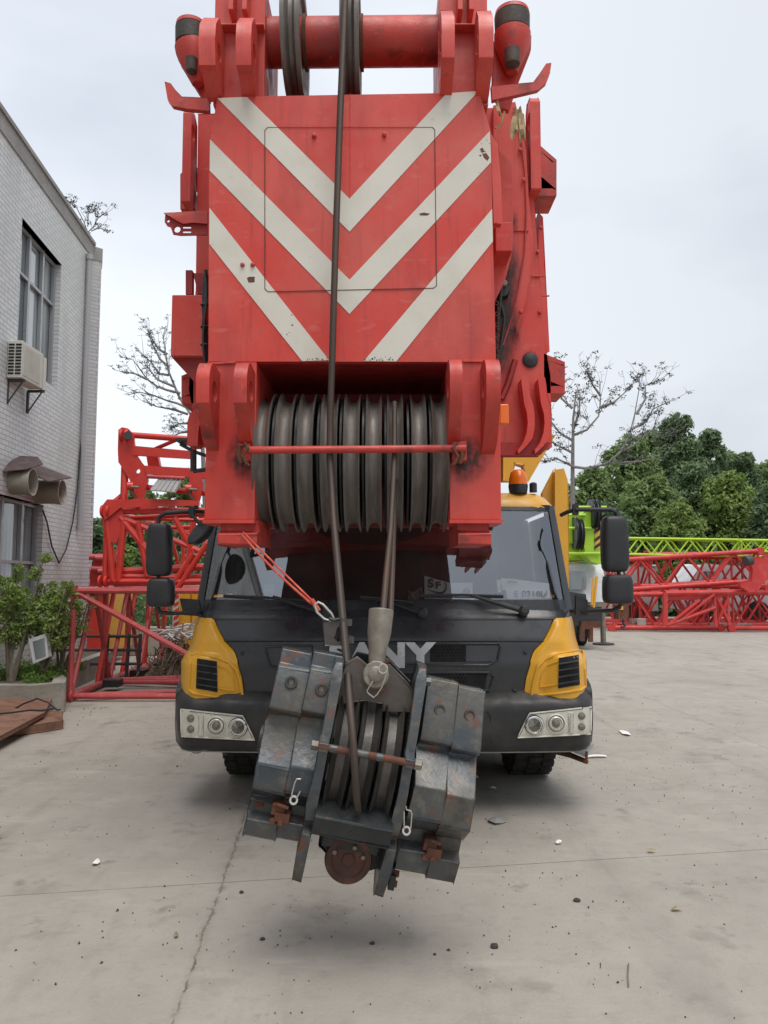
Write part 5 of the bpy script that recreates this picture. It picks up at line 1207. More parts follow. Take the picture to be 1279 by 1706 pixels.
def rsub(nm, fn, m='red_lat', **k): return sub(nm, M[m], l2, fn, **k)
rsub('gusset_plate', lambda b: b.pp([(167,846),(178,832),(200,832),(206,862),(196,900),(192,905),(176,900),(170,868)], Yq-.05, .03))
rsub('gusset_plate', lambda b: b.pp([(166,846),(172,840),(230,830),(330,834),(332,842),(200,846),(175,866)], Yq-.09, .03))
for q in (((178,868),(188,968)),((206,866),(197,968)),((200,862),(246,918)),((230,870),(245,960)),((262,866),(264,958)),((290,862),(322,920)),((322,922),(292,968)),((322,870),(310,960)),((345,905),(283,1000))):
    rsub('brace', lambda b: b.tube([P(*q[0],Yq-.02),P(*q[1],Yq-.0)], .05 if q[0][0] < 210 else .042, 8))
for y0, y1 in ((972,968),(952,944),(960,962)): rsub('cross_tube', lambda b: b.tube([P(190,y0,Yq+.1),P(348,y1,Yq+.3)], .05, 8))
l3 = thing('lattice_head_frame', 'bright red plated head frame with beams and a roller, topmost on the left stack', 'lattice head', (P(200,850,10.9).x, 10.9, 2.6), 'red lattice sections stacked on the left')
def tsub(nm, fn, m='red_lat', **k): return sub(nm, M[m], l3, fn, **k)
Yt = 10.9
tsub('head_plate', lambda b: b.pp([(197,716),(203,712),(213,714),(222,724),(224,744),(226,756),(235,770),(243,780),(246,800),(238,835),(233,845),(222,830),(216,800),(205,782),(197,770),(196,750)], Yt, .05, [[(229.5+4*math.cos(R(a)), 785+4*math.sin(R(a))) for a in range(0,360,30)]]), bevel=.005)
tsub('beam', lambda b: b.pp([(222,743),(322,752),(322,764),(222,758)], Yt-.01, .06), bevel=.004)
tsub('beam', lambda b: b.pp([(240,776),(345,782),(345,797),(244,789)], Yt-.02, .06), bevel=.004)
tsub('cross_tube', lambda b: b.tube([P(208,724,Yt+.1),P(318,732,Yt+.1)], .045, 12))
tsub('cross_tube', lambda b: b.tube([P(258,748,Yt+.2),P(300,730,Yt+.2)], .03, 10))
tsub('upright', lambda b: b.tube([P(208,775,Yt+.1),P(206,842,Yt+.0)], .055, 10))
tsub('upright', lambda b: b.pp([(243,757),(262,757),(266,776),(246,776)], Yt+.3, .1))
tsub('lug_disc', lambda b: [b.lathe([(-.02,.085),(.02,.085)], P(203+j*9,725,Yt), (1,0,0), 20) for j in (0,1)])
tsub('lug_disc', lambda b: b.lathe([(-.03,.06),(.03,.06)], P(213,726,Yt-.1), (.3,-1,0), 16), 'darksteel')
tsub('roller', lambda b: b.tube([P(245,794,Yt-.1),P(308,797,Yt-.1)], .028, 12), 'pink_lat')
tsub('hanger_plate', lambda b: b.pp([(318,784),(335,784),(338,812),(330,838),(322,838),(315,800)], Yt-.03, .05), bevel=.004)
tsub('cross_tube', lambda b: b.tube([P(243,812,Yt+.1),P(345,822,Yt+.1)], .042, 10))
tsub('cross_tube', lambda b: b.tube([P(240,850,Yt-.1),P(348,852,Yt-.1)], .048, 12))
tsub('cross_tube', lambda b: b.tube([P(180,852,Yt-.12),P(262,850,Yt-.12)], .05, 12))
tsub('cross_tube', lambda b: b.tube([P(178,845,Yt-.05),P(206,822,Yt+.1)], .03, 8))
tsub('cross_tube', lambda b: b.tube([P(285,835,Yt-.05),P(240,846,Yt-.02)], .025, 8))
tsub('step_grating', lambda b: b.prism([P(264,800,Yt-.1),P(303,802,Yt-.1),P(293,821,Yt-.35),P(250,818,Yt-.35)], (0,0,.015)), 'greyplate')
tsub('grating_edge', lambda b: [b.tube([P(264+k*7.5,800,Yt-.1)+Vector((0,0,.02)),P(250+k*8.4,818.5,Yt-.35)+Vector((0,0,.02))], .006, 5) for k in range(6)], 'alu')
for hx, hy in ((217,808),(314,812)):
    hko = sub('locking_hook', M['rust'], l3, lambda b: b.tube([P(hx,hy,Yt-.15),P(hx+3,hy+14,Yt-.17),P(hx+9,hy+24,Yt-.17),P(hx+14,hy+34,Yt-.15),P(hx+16,hy+42,Yt-.12)], [.035,.032,.035,.03,.02], 8))
    sub('locking_hook', M['red_lat'], l3, lambda b: b.lathe([(-.04,.06),(.04,.06)], P(hx,hy+2,Yt-.15), (1,.2,0), 16))
    sub('hook_pin', M['castgrey'], l3, lambda b: b.tube([P(hx+2,hy+3,Yt-.2),P(hx+14,hy+4,Yt-.2)], .02, 8))
# things behind the left stack
rm = thing('red_machine', 'dark red steel machine part with rollers seen behind the left lattice stack', 'machine', (P(165,980,14).x, 14, 1.2))
sub('frame', M['red_lat'], rm, lambda b: (b.pp([(155,935),(163,922),(172,923),(176,945),(170,962),(158,965),(150,958)], 14, .3), b.pp([(150,950),(180,958),(180,985),(150,985)], 14.05, .25), b.box(X(152,950,14.2), X(180,950,14.2), 14.1, 14.3, 0, 1.5)), bevel=.01)
for i, (x, y) in enumerate(((160,928),(170,930),(163,948),(174,952))): sub('roller', M['pink_lat'], rm, lambda b: b.lathe([(-.12,.055),(.12,.055)], P(x,y,13.95), (1,.3,0), 14))
yc1 = thing('yellow_container', 'yellow steel box standing behind the left lattice stack near the bushes', 'container', (P(170,1040,15).x, 15, 0))
sub('box_body', M['yellow'], yc1, lambda b: b.box(X(140,950,15), X(184,950,15), 15, 16.4, .25, P(0,968,15).z), bevel=.02)
sub('box_rib', M['yellow'], yc1, lambda b: [b.box(X(x,950,15), X(x+3,950,15), 14.95, 15, .25, P(0,968,15).z) for x in (142,160,178)])
yc2 = thing('yellow_machine', 'yellow machine body with a red and white striped post, partly hidden by the cab mirror', 'machine', (P(310,1040,14).x, 14, 0))
sub('machine_body', M['yellow'], yc2, lambda b: b.box(X(299,950,14), X(375,950,14), 14, 15.5, .4, P(0,985,14).z), bevel=.02)
sub('panel_line', M['seam'], yc2, lambda b: b.tube([P(318,990,13.99),P(318,1036,13.99)], .008, 5))
pst = thing('striped_post', 'red and white diagonally striped post between the scrap heap and the yellow machine', 'post', (P(293,1050,13.8).x, 13.8, 0))
sub('post', M['white_stripe'], pst, lambda b: b.box(X(289,950,13.8), X(298,950,13.8), 13.8, 13.9, 0, P(0,985,13.8).z))
sub('red_stripe', M['red_lat'], pst, lambda b: [b.prism([P(289,y,13.795),P(298,y-5,13.795),P(298,y,13.795),P(289,y+5,13.795)], (0,-.003,0)) for y in range(995,1060,11)])
# scrap heap
sc_ = MB(); rnd = random.Random(12)
hc = P(292,1060,13)
for _ in range(34):
    p = hc+Vector((rnd.uniform(-.35,.4), rnd.uniform(-.2,.3), rnd.uniform(-.08,.16))); d = Vector((rnd.uniform(-1,1), rnd.uniform(-.4,.4), rnd.uniform(-.35,.35))).normalized()*rnd.uniform(.1,.25)
    sc_.tube([p-d, p+Vector((0,0,.03)), p+d], [.01,.022,.008], 5)
scw = sc_.build('scrap_sheeting', M['glove']); tag(scw, 'heap of white crumpled sheeting on the pile left of the cab', 'sheeting', kind='stuff')
sc2 = MB()
for _ in range(420):
    t_ = rnd.random(); p = Vector((hc.x+rnd.gauss(.05,.25), 13+rnd.gauss(0,.2), 0)); p.z = max(.02, (hc.z-.05)*rnd.random()*max(.1, 1-abs(p.x-hc.x)/.9)); d = Vector((rnd.uniform(-1,1), rnd.uniform(-1,1), rnd.uniform(-1,1)))*.12
    sc2.tube([p-d, p, p+d+Vector((0,0,.03))], .008, 4, False)
sc2.add([(hc.x-.5,12.7,0),(hc.x+.6,12.7,0),(hc.x+.6,13.4,0),(hc.x-.5,13.4,0),(hc.x,13.05,hc.z-.12)], [(0,1,4),(1,2,4),(2,3,4),(3,0,4)])
sc2 = sc2.build('scrap_pile', mat('brush_scrap', (.15,.12,.09), .9, layers=[((.28,.23,.17), 30, .5, .7, .8)]), smooth=False); tag(sc2, 'pile of brown brushwood and scrap under the white sheeting left of the cab', 'scrap pile', kind='stuff')
wlw = MB().box(-7.2,-3.0,16.8,17.05,0,.62).build('low_wall', M['greystone'], bevel=.02); tag(wlw, 'low grey concrete wall behind the left lattice stack', 'wall')
pal = thing('steel_rack', 'dark rusty pipe rack standing behind the faded lattice section', 'rack', (P(140,1090,13).x, 13, 0))
for y in (1060,1083,1106): sub('rack_rail', M['darksteel'], pal, lambda b: b.tube([P(84,y,12.6),P(236,y,12.6)], .025, 6))
for x in (86,180,215,234): sub('rack_post', M['darksteel'], pal, lambda b: b.tube([(X(x,950,12.6),12.6,0),(P(x,1056,12.6).x,12.6,P(x,1056,12.6).z)], .03, 6))

# ---- right-hand stacks of far lattices
FR = M['far_red']
def flat_(label, x0, x1, y, z, h, n, m=FR, rc=.078, rb=.040, w_=1.9, tilt=0, group='red lattice sections stacked on the right'):
    return lattice('lattice_boom_section', label, (x0,y,z), (x1-x0,0,tilt), w_, h, n, rc, rb, m, group, side=Vector((0,w_,0)), light=True)
flat_('red lattice section on the ground at the right, nearest the outrigger of the green crane', 7.3, 10.6, 24.6, .12, 1.05, 5)
flat_('red lattice section on the ground at the right edge of the photo', 11.0, 17.5, 24.4, .12, 1.1, 9, rb=.034)
flat_('red lattice section resting on the ground ones, rising slightly to the right', 7.4, 12.0, 24.7, 1.30, .95, 6, tilt=.30)
flat_('upper red lattice section at the far right edge above the ground one', 12.6, 19, 25.2, 1.35, 1.0, 8)
flat_('long red lattice section behind the front row on the right', 6.8, 13.2, 27.2, .15, 2.3, 7, w_=1.2)
flat_('dark red lattice section in the middle row, low behind the crossed end frame', 8.6, 16.5, 26.0, .12, 1.3, 9, w_=.8)
flat_('faded red lattice section in the rear row with its top chord below the lime jib', 9.5, 19.0, 27.6, 1.2, 1.35, 10, w_=1.2)
rf = thing('red_lattice_end_frame', 'upright red end frame with crossed braces in the right-hand stack', 'lattice frame', (X(1120,950,24.2), 24.2, 0), 'red lattice sections stacked on the right')
for q in (((1108,988),(1108,1042)),((1190,984),(1192,1044)),((1108,988),(1240,986)),((1110,1042),(1192,1012)),((1115,1040),(1165,1000)),((1130,1036),(1190,990)),((1192,1044),(1212,1000)),((1212,990),(1214,1042)),((1192,990),(1214,1036))):
    sub('frame_bar', FR, rf, lambda b: b.tube([P(*q[0],24.2),P(*q[1],24.1)], .085 if q[0][0]==q[1][0] or q[0][0] == 1108 else .055, 8))
sub('web_plate', FR, rf, lambda b: b.pp([(1106,985),(1200,983),(1200,997),(1150,1000),(1106,999)], 24.3, .08))
rc_ = thing('red_boom_foot', 'curved red boom foot bracket with a dark wheel at the far right of the stack', 'boom foot', (X(1250,950,23.8), 23.8, 1.2), 'red lattice sections stacked on the right')
sub('foot_plate', FR, rc_, lambda b: b.pp([(1246,932),(1279,930),(1310,932),(1310,962),(1280,966),(1270,972),(1262,985),(1248,986),(1234,978),(1233,970),(1252,966),(1254,948)], 23.8, .2), bevel=.02)
sub('dark_wheel', M['darksteel'], rc_, lambda b: b.lathe([(-.1,.16),(.1,.16)], P(1246,934,23.7), (1,.2,.2), 20))
# lime jib laid over the stack
flat_('long lime green lattice jib lying over the red stacks at the right', 7.5, 15.4, 26.6, 2.52, .56, 18, M['lime'], .045, .03, .6, group=None, tilt=-.12)
flat_('second lime green lattice jib, the narrower one overlapping the first at the far right', 12.2, 19, 26.2, 2.60, .38, 18, M['lime'], .04, .022, .5, group=None, tilt=-.1)
# vehicles behind the stack
for i, (x0, x1, lab) in enumerate(((6.9,10.3,'pale grey parked truck seen through the red lattice nearest the green crane'),(11.2,14.8,'white parked truck behind the lattice stack towards the middle'),(15.8,19.5,'white van behind the lattice stack at the right edge'))):
    t = thing('parked_truck', lab, 'truck', ((x0+x1)/2, 30, 0), 'vehicles behind the lattice stack')
    sub('truck_body', M['whitepaint'], t, lambda b: b.prism([(x0,29.2,.5),(x1,29.2,.5),(x1,29.2,2.15),(x0+.9,29.2,2.2),(x0+.3,29.2,1.5),(x0,29.2,1.35)], (0,1.8,0)), bevel=.05)
    sub('truck_window', M['hglass'], t, lambda b: b.prism([(x0+.42,29.19,1.42),(x0+1.5,29.19,1.42),(x0+1.5,29.19,1.95),(x0+.92,29.19,1.95)], (0,-.01,0)))
    for xw in (x0+.7, x1-.7): sub('wheel', M['tyre'], t, lambda b: b.lathe([(-.12,.42),(.12,.42),(.13,.2),(.13,0)], (xw,29.25,.42), (0,-1,0), 24))
    sub('red_marking', FR, t, lambda b: b.box(x0+1.9, x0+2.7, 29.185, 29.2, 1.2, 1.4))
bk = MB().lathe([(0,.13),(.34,.15),(.35,.155),(.35,.14),(.06,.12)], G(1069,1048), (0,0,1), 20).build('paint_bucket', M['paper']); tag(bk, 'small white paint bucket on the ground before the red lattice stack', 'bucket')
cbk = MB().box(G(1052,1046).x, G(1064,1046).x, 25.6-.2, 25.6+.2, 0, .36); q = G(1058,1047); cbk = MB().box(q.x-.14,q.x+.14,q.y-.1,q.y+.2,0,.32).build('concrete_block', M['greystone'], bevel=.01); tag(cbk, 'grey concrete block beside the white paint bucket', 'block')
tim = MB(); 
q = G(1215,1048); tim = MB().box(q.x-.7,q.x+.7,q.y-.15,q.y+.1,0,.2).build('timber_sleeper', M['greystone'], bevel=.01); tag(tim, 'pale timber sleeper under the red lattice section at the right', 'timber')
stk = MB(); 
# ---- lime truck crane
lc = thing('green_crane', 'lime green truck crane with a white cab, parked behind the right mirror', 'crane', (X(985,950,19.5), 19.5, 0))
def gsub(nm, fn, m='lime', **k): return sub(nm, M[m], lc, fn, **k)
gY = 18.0
gsub('boom_head', lambda b: b.pp([(968,858),(978,848),(992,852),(999,880),(1004,940),(985,936),(975,925),(968,880)], gY, .5), bevel=.01)
gsub('boom_head', lambda b: (b.pp([(945,856),(960,850),(962,925),(945,930)], gY+.3, .05),  b.pp([(950,860),(965,858),(955,905),(945,905)], gY+.2, .04)), bevel=.005)
gsub('boom', lambda b: b.box(X(948,950,18.5), X(998,950,18.5), 18.6, 27, 2.1, 3.3), bevel=.03)
gsub('head_tube', lambda b: [b.tube([P(x0,y,gY-.05),P(x1,y,gY-.05)], .035, 8) for x0, x1, y in ((940,1000,922),(940,975,858),(945,985,880),(960,1010,845))])
gsub('sheave', lambda b: [b.lathe([(-.04,.38),(-.01,.33),(.01,.33),(.04,.38)], P(x,y,gY+.1), (1,0,0), 28) for x, y in ((958,888),(965,890),(985,858),(992,858))], 'rubber')
gsub('stripe_board', lambda b: b.pp([(990,875),(1003,870),(1005,912),(992,916)], gY-.02, .015), 'yellow')
gsub('black_stripe', lambda b: [b.pp([(990,y+8),(1004,y-2),(1004,y+4),(990,y+14)], gY-.024, .003) for y in (876,890,902)], 'ink')
gsub('cab', lambda b: b.prism([P(930,938,18.6),P(1000,942,18.6),P(1004,960,18.4),P(1004,1000,18.3),P(930,1000,18.3)], (0,1.8,0)), 'whitepaint', bevel=.04)
gsub('cab_window', lambda b: b.pp([(936,950),(976,952),(976,982),(936,982)], 18.25, .02), 'hglass')
gsub('bumper', lambda b: (b.pp([(930,985),(974,992),(976,1010),(930,1012)], 18.0, .8), b.pp([(935,1013),(1000,1013),(1000,1040),(935,1040)], 18.2, 1.0)), 'cabblack', bevel=.03)
gsub('wheel', lambda b: b.lathe([(-.15,.48),(.15,.48),(.16,.2),(.16,0)], (X(960,950,19.6),19.6,.48), (-1,0,0), 28), 'tyre')
gsub('front_frame', lambda b: (b.pp([(968,1035),(1000,1035),(1000,1045),(988,1045),(988,1070),(982,1070),(982,1048),(974,1048),(974,1068),(968,1068)], 18.1, .15)), 'rust')
ot = G(1005,1074)
gsub('outrigger', lambda b: (b.tube([(ot.x,ot.y,0.03),(ot.x,ot.y,1.0)], .07, 10), b.tube([(ot.x-.45,ot.y,.9),(ot.x-.45,ot.y,.3)], .08, 10), b.box(ot.x-1.8,ot.x+.05,ot.y-.1,ot.y+.1,.85,1.1)), 'castgrey')
gsub('outrigger_pad', lambda b: b.lathe([(0,.27),(.04,.27),(.06,.1)], (ot.x,ot.y,.0), (0,0,1), 20), 'darksteel')
gsub('striped_strut', lambda b: (b.tube([P(994,960,17.8),P(989,1012,17.8)], .03, 6), b.tube([P(988,962,17.8),P(986,1008,17.8)], .03, 6)), 'yellow')
gsub('hoist_rope', lambda b: (b.tube([P(1030,900,17.8),P(1036,1008,17.6)], .012, 5), b.tube([P(1038,900,17.8),P(1042,1008,17.6)], .012, 5)), 'rubber')
gh = thing('small_hook_block', 'brown and yellow hook block hanging from the green crane below the right mirror', 'hook block', P(1038,1022,17.6))
sub('block_cheek', M['rust'], gh, lambda b: b.pp([(1029,1008),(1046,1006),(1048,1024),(1044,1031),(1030,1031)], 17.5, .3), bevel=.02)
sub('block_band', M['yellow'], gh, lambda b: b.pp([(1030,1011),(1038,1010),(1038,1016),(1030,1016)], 17.48, .02))
sub('hook', M['darksteel'], gh, lambda b: b.tube([P(x,y,17.6) for x, y in ((1038,1031),(1038,1038),(1041,1042),(1038,1046),(1034,1044))], .03, 8))

# ================================================================ TREES
def tree(label, x, y, h, w_, n, size, leafm, seed, name='broadleaf_tree', group='trees behind the yard', lobes=9, low=.25, cat='tree'):
    rnd = random.Random(seed); t = thing(name, label, cat, (x,y,0), group)
    tr = MB(); fo = MB(); base = Vector((x,y,0)); top = base+Vector((rnd.uniform(-.3,.3),0,h*.62))
    tr.tube([base, base.lerp(top,.5)+Vector((.15,0,0)), top], [.03*h,.02*h,.008*h], 8)
    for k in range(lobes):
        f = (k+.5)/lobes; a = k*2.4+rnd.uniform(-.4,.4)
        rad = w_*(1.0-.42*f**2.6)*(.75 if f < .1 else 1); zz = h*(low+(1-low)*f*.93)
        r = rad*rnd.uniform(.48,.66); ww = max(0, rad-r)*rnd.uniform(.75,1.05)
        c = base+Vector((math.cos(a)*ww, math.sin(a)*ww*.7, min(zz, h-r*.7)))
        tr.tube([base.lerp(top, .3+.6*f), c], [.010*h,.003*h], 5)
        m_ = int(n/lobes)
        for j in range(34):
            q = Vector((rnd.gauss(0,1),rnd.gauss(-.3,1),rnd.gauss(.25,.9))).normalized()*rnd.uniform(.6,1.05)
            cc = c+Vector((q.x*r, q.y*r, q.z*r*.9)); rr = r*rnd.uniform(.16,.38)
            leaves(fo, cc, (rr,rr,rr*.7), m_//40, size, rnd, .35)
        for _ in range(m_//6):
            q = Vector((rnd.gauss(0,1),rnd.gauss(-.2,1),rnd.gauss(.2,1))).normalized()*rnd.uniform(.85,1.28)
            leaf(fo, c+Vector((q.x*r, q.y*r, q.z*r*.85)), size*rnd.uniform(.5,1.1), rnd, q)
    tr.build('trunk', M['bark'], t); fo.build('crown', M[leafm], t, smooth=False); return t
def tx(px, Y): return P(px, 900, Y).x
def th(py, Y): return P(640, py, Y).z
specs = [
 # px, top py, Y, halfwidth px, kind, label
 (985,775,42,52,'leaf_a','mid green tree directly behind the green crane at the right'),
 (1050,725,46,62,'leaf_a','mid green round tree below the bare branches'),
 (1128,682,50,48,'leaf_b','tallest dark green tree of the right-hand wood, with a pointed top'),
 (1185,705,54,42,'leaf_b','dark green narrow tree just right of the tallest one'),
 (1240,745,56,36,'leaf_b','dark rounded tree near the right edge behind the pale crowns'),
 (1300,760,58,48,'leaf_a','mid green tree cut by the right edge'),
 (1085,800,38,70,'leaf_a','broad mid green tree low in front of the wood'),
 (1160,770,40,52,'leaf_b','dark green tree in the middle of the wood, above the lime jib'),
 (1215,785,38,56,'leaf_c','bright yellowish green cone shaped tree above the lime jib'),
 (1285,800,36,44,'leaf_b','dark green bushy tree at the right edge above the lime jib'),
 (1010,840,36,52,'leaf_b','low dark green tree between the green crane and the broad one'),
 (1092,712,53,52,'leaf_a','mid green tree rising behind the bare branches, left of the tallest tree'),
 (1160,735,55,50,'leaf_a','mid green tree filling the gap right of the tallest dark tree'),
 (1213,748,57,42,'leaf_a','mid green tree behind the bright cone shaped one'),
 (1262,772,60,44,'leaf_a','mid green tree between the cone shaped tree and the right edge'),
 (1130,840,35,48,'leaf_c','low bright green tree right above the lime jib'),
]
for i, (px, py, Y, hw, lm, lab) in enumerate(specs):
    tree(lab, tx(px,Y), Y, th(py,Y)*1.0, hw*1.12*Y/FPX, 21000, .0034*Y, lm, 50+i, lobes=16, low=.08)
lsp = [(160,855,22,34,'leaf_b','dark tree behind the left lattice stack next to the building corner'),
       (225,790,27,48,'leaf_a','green tree rising behind the left lattice stack'),
       (205,905,19,34,'leaf_c','bright green small tree framed by the posts of the left stack'),
       (300,770,26,44,'leaf_a','green tree behind the red head frame, left of the boom'),
       (290,870,21,46,'leaf_b','dark bushy tree between the left stack and the cab'),
       (350,880,24,44,'leaf_b','dark green tree hidden mostly by the left corner of the cab')]
for i, (px, py, Y, hw, lm, lab) in enumerate(lsp):
    tree(lab, tx(px,Y), Y, th(py,Y), hw*1.1*Y/FPX, 12000, .0038*Y, lm, 80+i, lobes=12, low=.08, group='trees behind the left stack')
# undergrowth strip closing the gap under the crowns
ug = MB(); rnd = random.Random(77)
for _ in range(9000):
    x = rnd.uniform(9, 34); leaf(ug, Vector((x, rnd.uniform(34,36), abs(rnd.gauss(0,1.3)))), .16, rnd)
for _ in range(6000):
    x = rnd.uniform(-10, -3.5); leaf(ug, Vector((x, rnd.uniform(17.6,19), abs(rnd.gauss(0,.8)))), .075, rnd)
ug = ug.build('undergrowth', M['leaf_b'], smooth=False); tag(ug, 'dark leafy undergrowth below the trees behind the yard', 'undergrowth', kind='stuff')
# bare branched trees traced from the photo
def bare(name, label, Y, limbs, seed, twigs=7, tuft=.12, r0=.10, cat='tree', spread=.5, leafm='leaf_d'):
    rnd = random.Random(seed); t = thing(name, label, cat, (P(*limbs[0][0],Y).x, Y, 0))
    tr = MB(); fo = MB()
    for li, lm in enumerate(limbs):
        pts = [P(x,y,Y)+Vector((0, math.sin(i*1.3+li)*.25*Y/30, 0)) for i, (x, y) in enumerate(lm)]
        if li: pts[0] = P(*lm[0], Y)
        n = len(pts); ra = r0*(1 if li == 0 else .42); rs_ = [max(.012, ra*(1-.85*i/(n-1))) for i in range(n)]
        tr.tube(pts, rs_, 7)
        if li == 0: 
            pass
        for k in range(twigs if li else 1):
            i = rnd.randrange(max(1,n//3), n); p = pts[i-1].lerp(pts[i], rnd.random()); d = (pts[i]-pts[i-1]).normalized()
            dd = (d+Vector((rnd.uniform(-1,1)*.9, rnd.uniform(-1,1)*.6, rnd.uniform(-.3,.9)))).normalized()
            L_ = spread*rnd.uniform(.5,1.3); q = p+dd*L_*.5+Vector((0,0,.03)); e = q+(dd+Vector((rnd.uniform(-.4,.4),0,.35))).normalized()*L_*.6
            tr.tube([p,q,e], [.011*Y/28,.008*Y/28,.005*Y/28], 4, False)
            for pp_ in (q, e, p): 
                if rnd.random() < .42: leaves(fo, pp_, (tuft,tuft,tuft*.45), 14, tuft*.30, rnd)
            for j in range(2):
                e2 = e+Vector((rnd.uniform(-1,1), rnd.uniform(-.5,.5), rnd.uniform(-.2,1))).normalized()*L_*.35; tr.tube([e,e2],[.006*Y/28,.004*Y/28],4,False)
                if rnd.random() < .5: leaves(fo, e2, (tuft*.8,tuft*.8,tuft*.4), 10, tuft*.28, rnd)
        e = pts[-1]; leaves(fo, e, (tuft,tuft,tuft*.5), 16, tuft*.3, rnd)
    tr.build('branches', M['barkgrey'], t); fo.build('leaf_tufts', M[leafm], t, smooth=False)['kind'] = 'stuff'
bare('bare_tree', 'nearly leafless tall tree with wide grey branches right of the boom', 33,
 [[(957,1040),(957,900),(955,780),(953,700),(957,655)],
  [(957,778),(985,780),(1010,772),(1030,755),(1048,725),(1060,690),(1066,650),(1064,625)],
  [(1030,755),(1055,742),(1085,716),(1095,690)],
  [(955,725),(975,718),(995,695),(1002,668),(1001,635)],
  [(1000,680),(1020,672),(1040,655),(1052,640)],
  [(1060,690),(1075,665),(1078,640),(1098,633)],
  [(1052,715),(1080,700),(1090,680),(1108,672)],
  [(955,735),(935,720),(915,700),(905,672)],
  [(955,755),(935,745),(915,738)],
  [(957,778),(925,765),(905,770)],
  [(955,715),(962,690),(966,660),(963,640)],
  [(1001,660),(985,640),(980,615)],
  [(1010,772),(1060,768),(1110,760)],
  [(953,680),(938,662),(930,640),(925,615)],
  [(1045,735),(1070,722),(1100,728)]], 5, 9, .19, .15, spread=.9)
bare('bare_tree', 'leafless tree with dark buds reaching out from behind the left side of the boom', 27,
 [[(342,1040),(340,860),(335,720),(318,690),(300,665)],
  [(300,665),(290,645),(282,620),(278,590),(272,560),(272,543)],
  [(281,612),(266,598),(256,575),(248,553)],
  [(300,655),(280,652),(262,645),(245,632),(235,620),(222,600),(205,597)],
  [(290,644),(265,635),(250,618),(240,605)],
  [(318,682),(295,672),(275,665),(255,658),(235,655),(215,660)],
  [(280,625),(262,620),(248,600),(230,585)],
  [(312,690),(285,680),(262,678),(245,672)],
  [(278,590),(262,580),(255,565)],
  [(245,632),(228,625),(210,622)],
  [(320,705),(300,708),(285,712)],
  [(322,718),(300,722),(278,728)]], 9, 9, .10, .12, spread=.55)
bare('roadside_tree', 'thin leafy treetop showing above the parapet at the building corner', 19,
 [[(120,700),(122,500),(132,430),(145,388)],
  [(145,388),(152,375),(165,365),(178,360)],
  [(145,385),(140,370),(132,352),(120,340)],
  [(152,385),(168,384),(184,388)],
  [(146,378),(150,360),(158,350)]], 13, 6, .10, .030, spread=.24)

# ================================================================ LITTER
def stone(px, py, r, seed, lab, m='stone', cat='stone'):
    rnd = random.Random(seed); b = MB(); c = G(px, py); n = 10
    def fn(u, v):
        a = 2*math.pi*u; ph = math.pi*(v-.5); d = Vector((math.cos(a)*math.cos(ph), math.sin(a)*math.cos(ph)*.8, math.sin(ph)*.6))
        k = 1+.35*noise.noise(d*1.7+Vector((seed,0,0))); return c+Vector((d.x*r*k, d.y*r*k, d.z*r*k+r*.4))
    b.grid(fn, n, 7); o = b.build('stone', M[m], ang=25); tag(o, lab, cat)
stone(823,1579,.019,1,'black lump of stone on the concrete, the bigger one below the hook block')
stone(961,1502,.018,2,'black lump of stone on the concrete towards the right, above the bigger one')
stone(724,1591,.008,3,'tiny black stone left of the bigger black lump')
stone(437,1566,.012,4,'small dark stone left of centre near the bottom of the yard')
stone(620,1573,.012,5,'small dark stone below the round rusty cap of the hook block')
stone(402,1488,.013,6,'small dark stone just right of the crack in the concrete')
def scrap(px, py, wpx, hpx, m, name, lab, cat, seed):
    rnd = random.Random(seed); c = G(px,py); a = G(px-wpx/2,py); hx = (c-a).length; hy = (G(px,py-hpx/2)-G(px,py+hpx/2)).length/2
    b = MB()
    out_ = [Vector((c.x+hx*math.cos(t*.9)*rnd.uniform(.6,1), c.y+hy*math.sin(t*.9)*rnd.uniform(.6,1), .006+rnd.uniform(0,.02))) for t in range(7)]
    b.add(out_+[c+Vector((0,0,.03))], [(i, (i+1) % 7, 7) for i in range(7)]); o = b.build(name, M[m], smooth=False); tag(o, lab, cat)
scrap(1041,1223,18,12,'paper','crumpled_paper','crumpled white paper on the concrete right of the bumper','paper',1)
scrap(826,1370,36,12,'greyplate','flattened_carton','flattened grey printed carton on the concrete right of the hook block','carton',2)
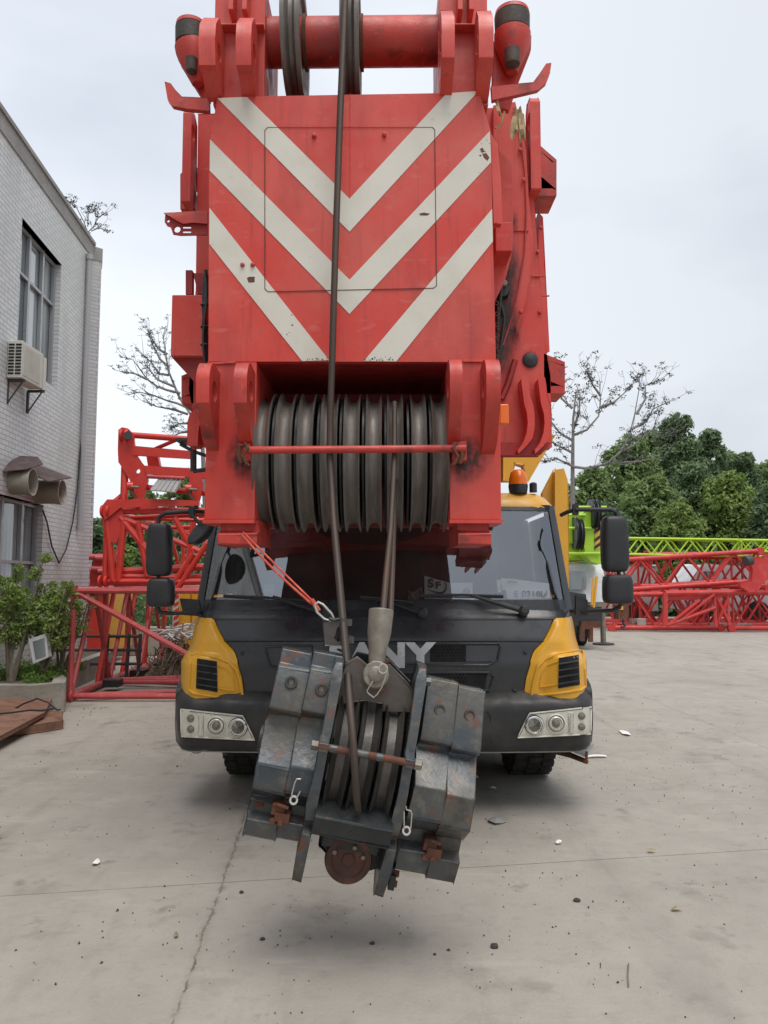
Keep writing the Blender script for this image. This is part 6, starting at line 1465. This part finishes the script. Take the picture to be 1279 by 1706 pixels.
scrap(821,1316,18,5,'paper','paper_scrap','small torn paper scrap in the shade behind the hook block','paper',3)
scrap(160,1440,18,10,'paper','paper_scrap','small white scrap left of the long crack','paper',4)
scrap(930,1407,14,4,'paper','paper_scrap','thin paper scrap just above the slab joint on the right','paper',5)
scrap(1085,1421,16,4,'husk','dry_leaf','brown dry leaf lying on the slab joint at the right','leaf',6)
scrap(1127,1518,26,6,'husk','dry_leaf','brown twig-like dry leaf on the concrete at the right','leaf',7)
scrap(293,1562,10,8,'husk','dry_leaf','small orange brown leaf left of the long crack near the bottom','leaf',8)
scrap(790,1297,20,6,'paper','paper_scrap','white scrap on the ground beside the lower right weight','paper',9)
tw = MB().tube([G(1047,1605,.008), G(1046,1625,.01), G(1047,1643,.008)], .003, 5).build('twig', M['bark']); tag(tw, 'short dark twig lying on the concrete at the lower right', 'twig')
rnd = random.Random(21); gr = MB()
for _ in range(3200):
    x = rnd.uniform(-3.5,5); y = 1.6+rnd.random()**1.3*9; s = rnd.uniform(.002,.0065)*(1 if rnd.random() < .93 else 2)
    if noise.noise(Vector((x*.9,y*.9,4))) < .0 and rnd.random() < .7: continue
    a = rnd.uniform(0,6.28); ca, sa = math.cos(a)*s, math.sin(a)*s
    gr.add([(x+ca,y+sa,.002),(x-sa*.6,y+ca*.6,.002),(x-ca,y-sa,.002),(x+sa*.6,y-ca*.6,.002),(x,y,.002+s)], [(0,1,4),(1,2,4),(2,3,4),(3,0,4)])
gr = gr.build('grit', M['stone'], smooth=False); tag(gr, 'fine dark grit scattered over the concrete yard', 'grit', kind='stuff')
# leaves and bits along the kerb
lv = MB()
for _ in range(110):
    x = -3.5-abs(rnd.gauss(0,.9)); y = 9.5-abs(rnd.gauss(0,.5))+(.6 if x > -3.9 else 0); leaf(lv, Vector((x,y,.012)), .014*rnd.uniform(.5,1.4), rnd)
lv = lv.build('leaf_litter', M['husk'], smooth=False); tag(lv, 'brown leaf litter along the foot of the kerb', 'leaf litter', kind='stuff')
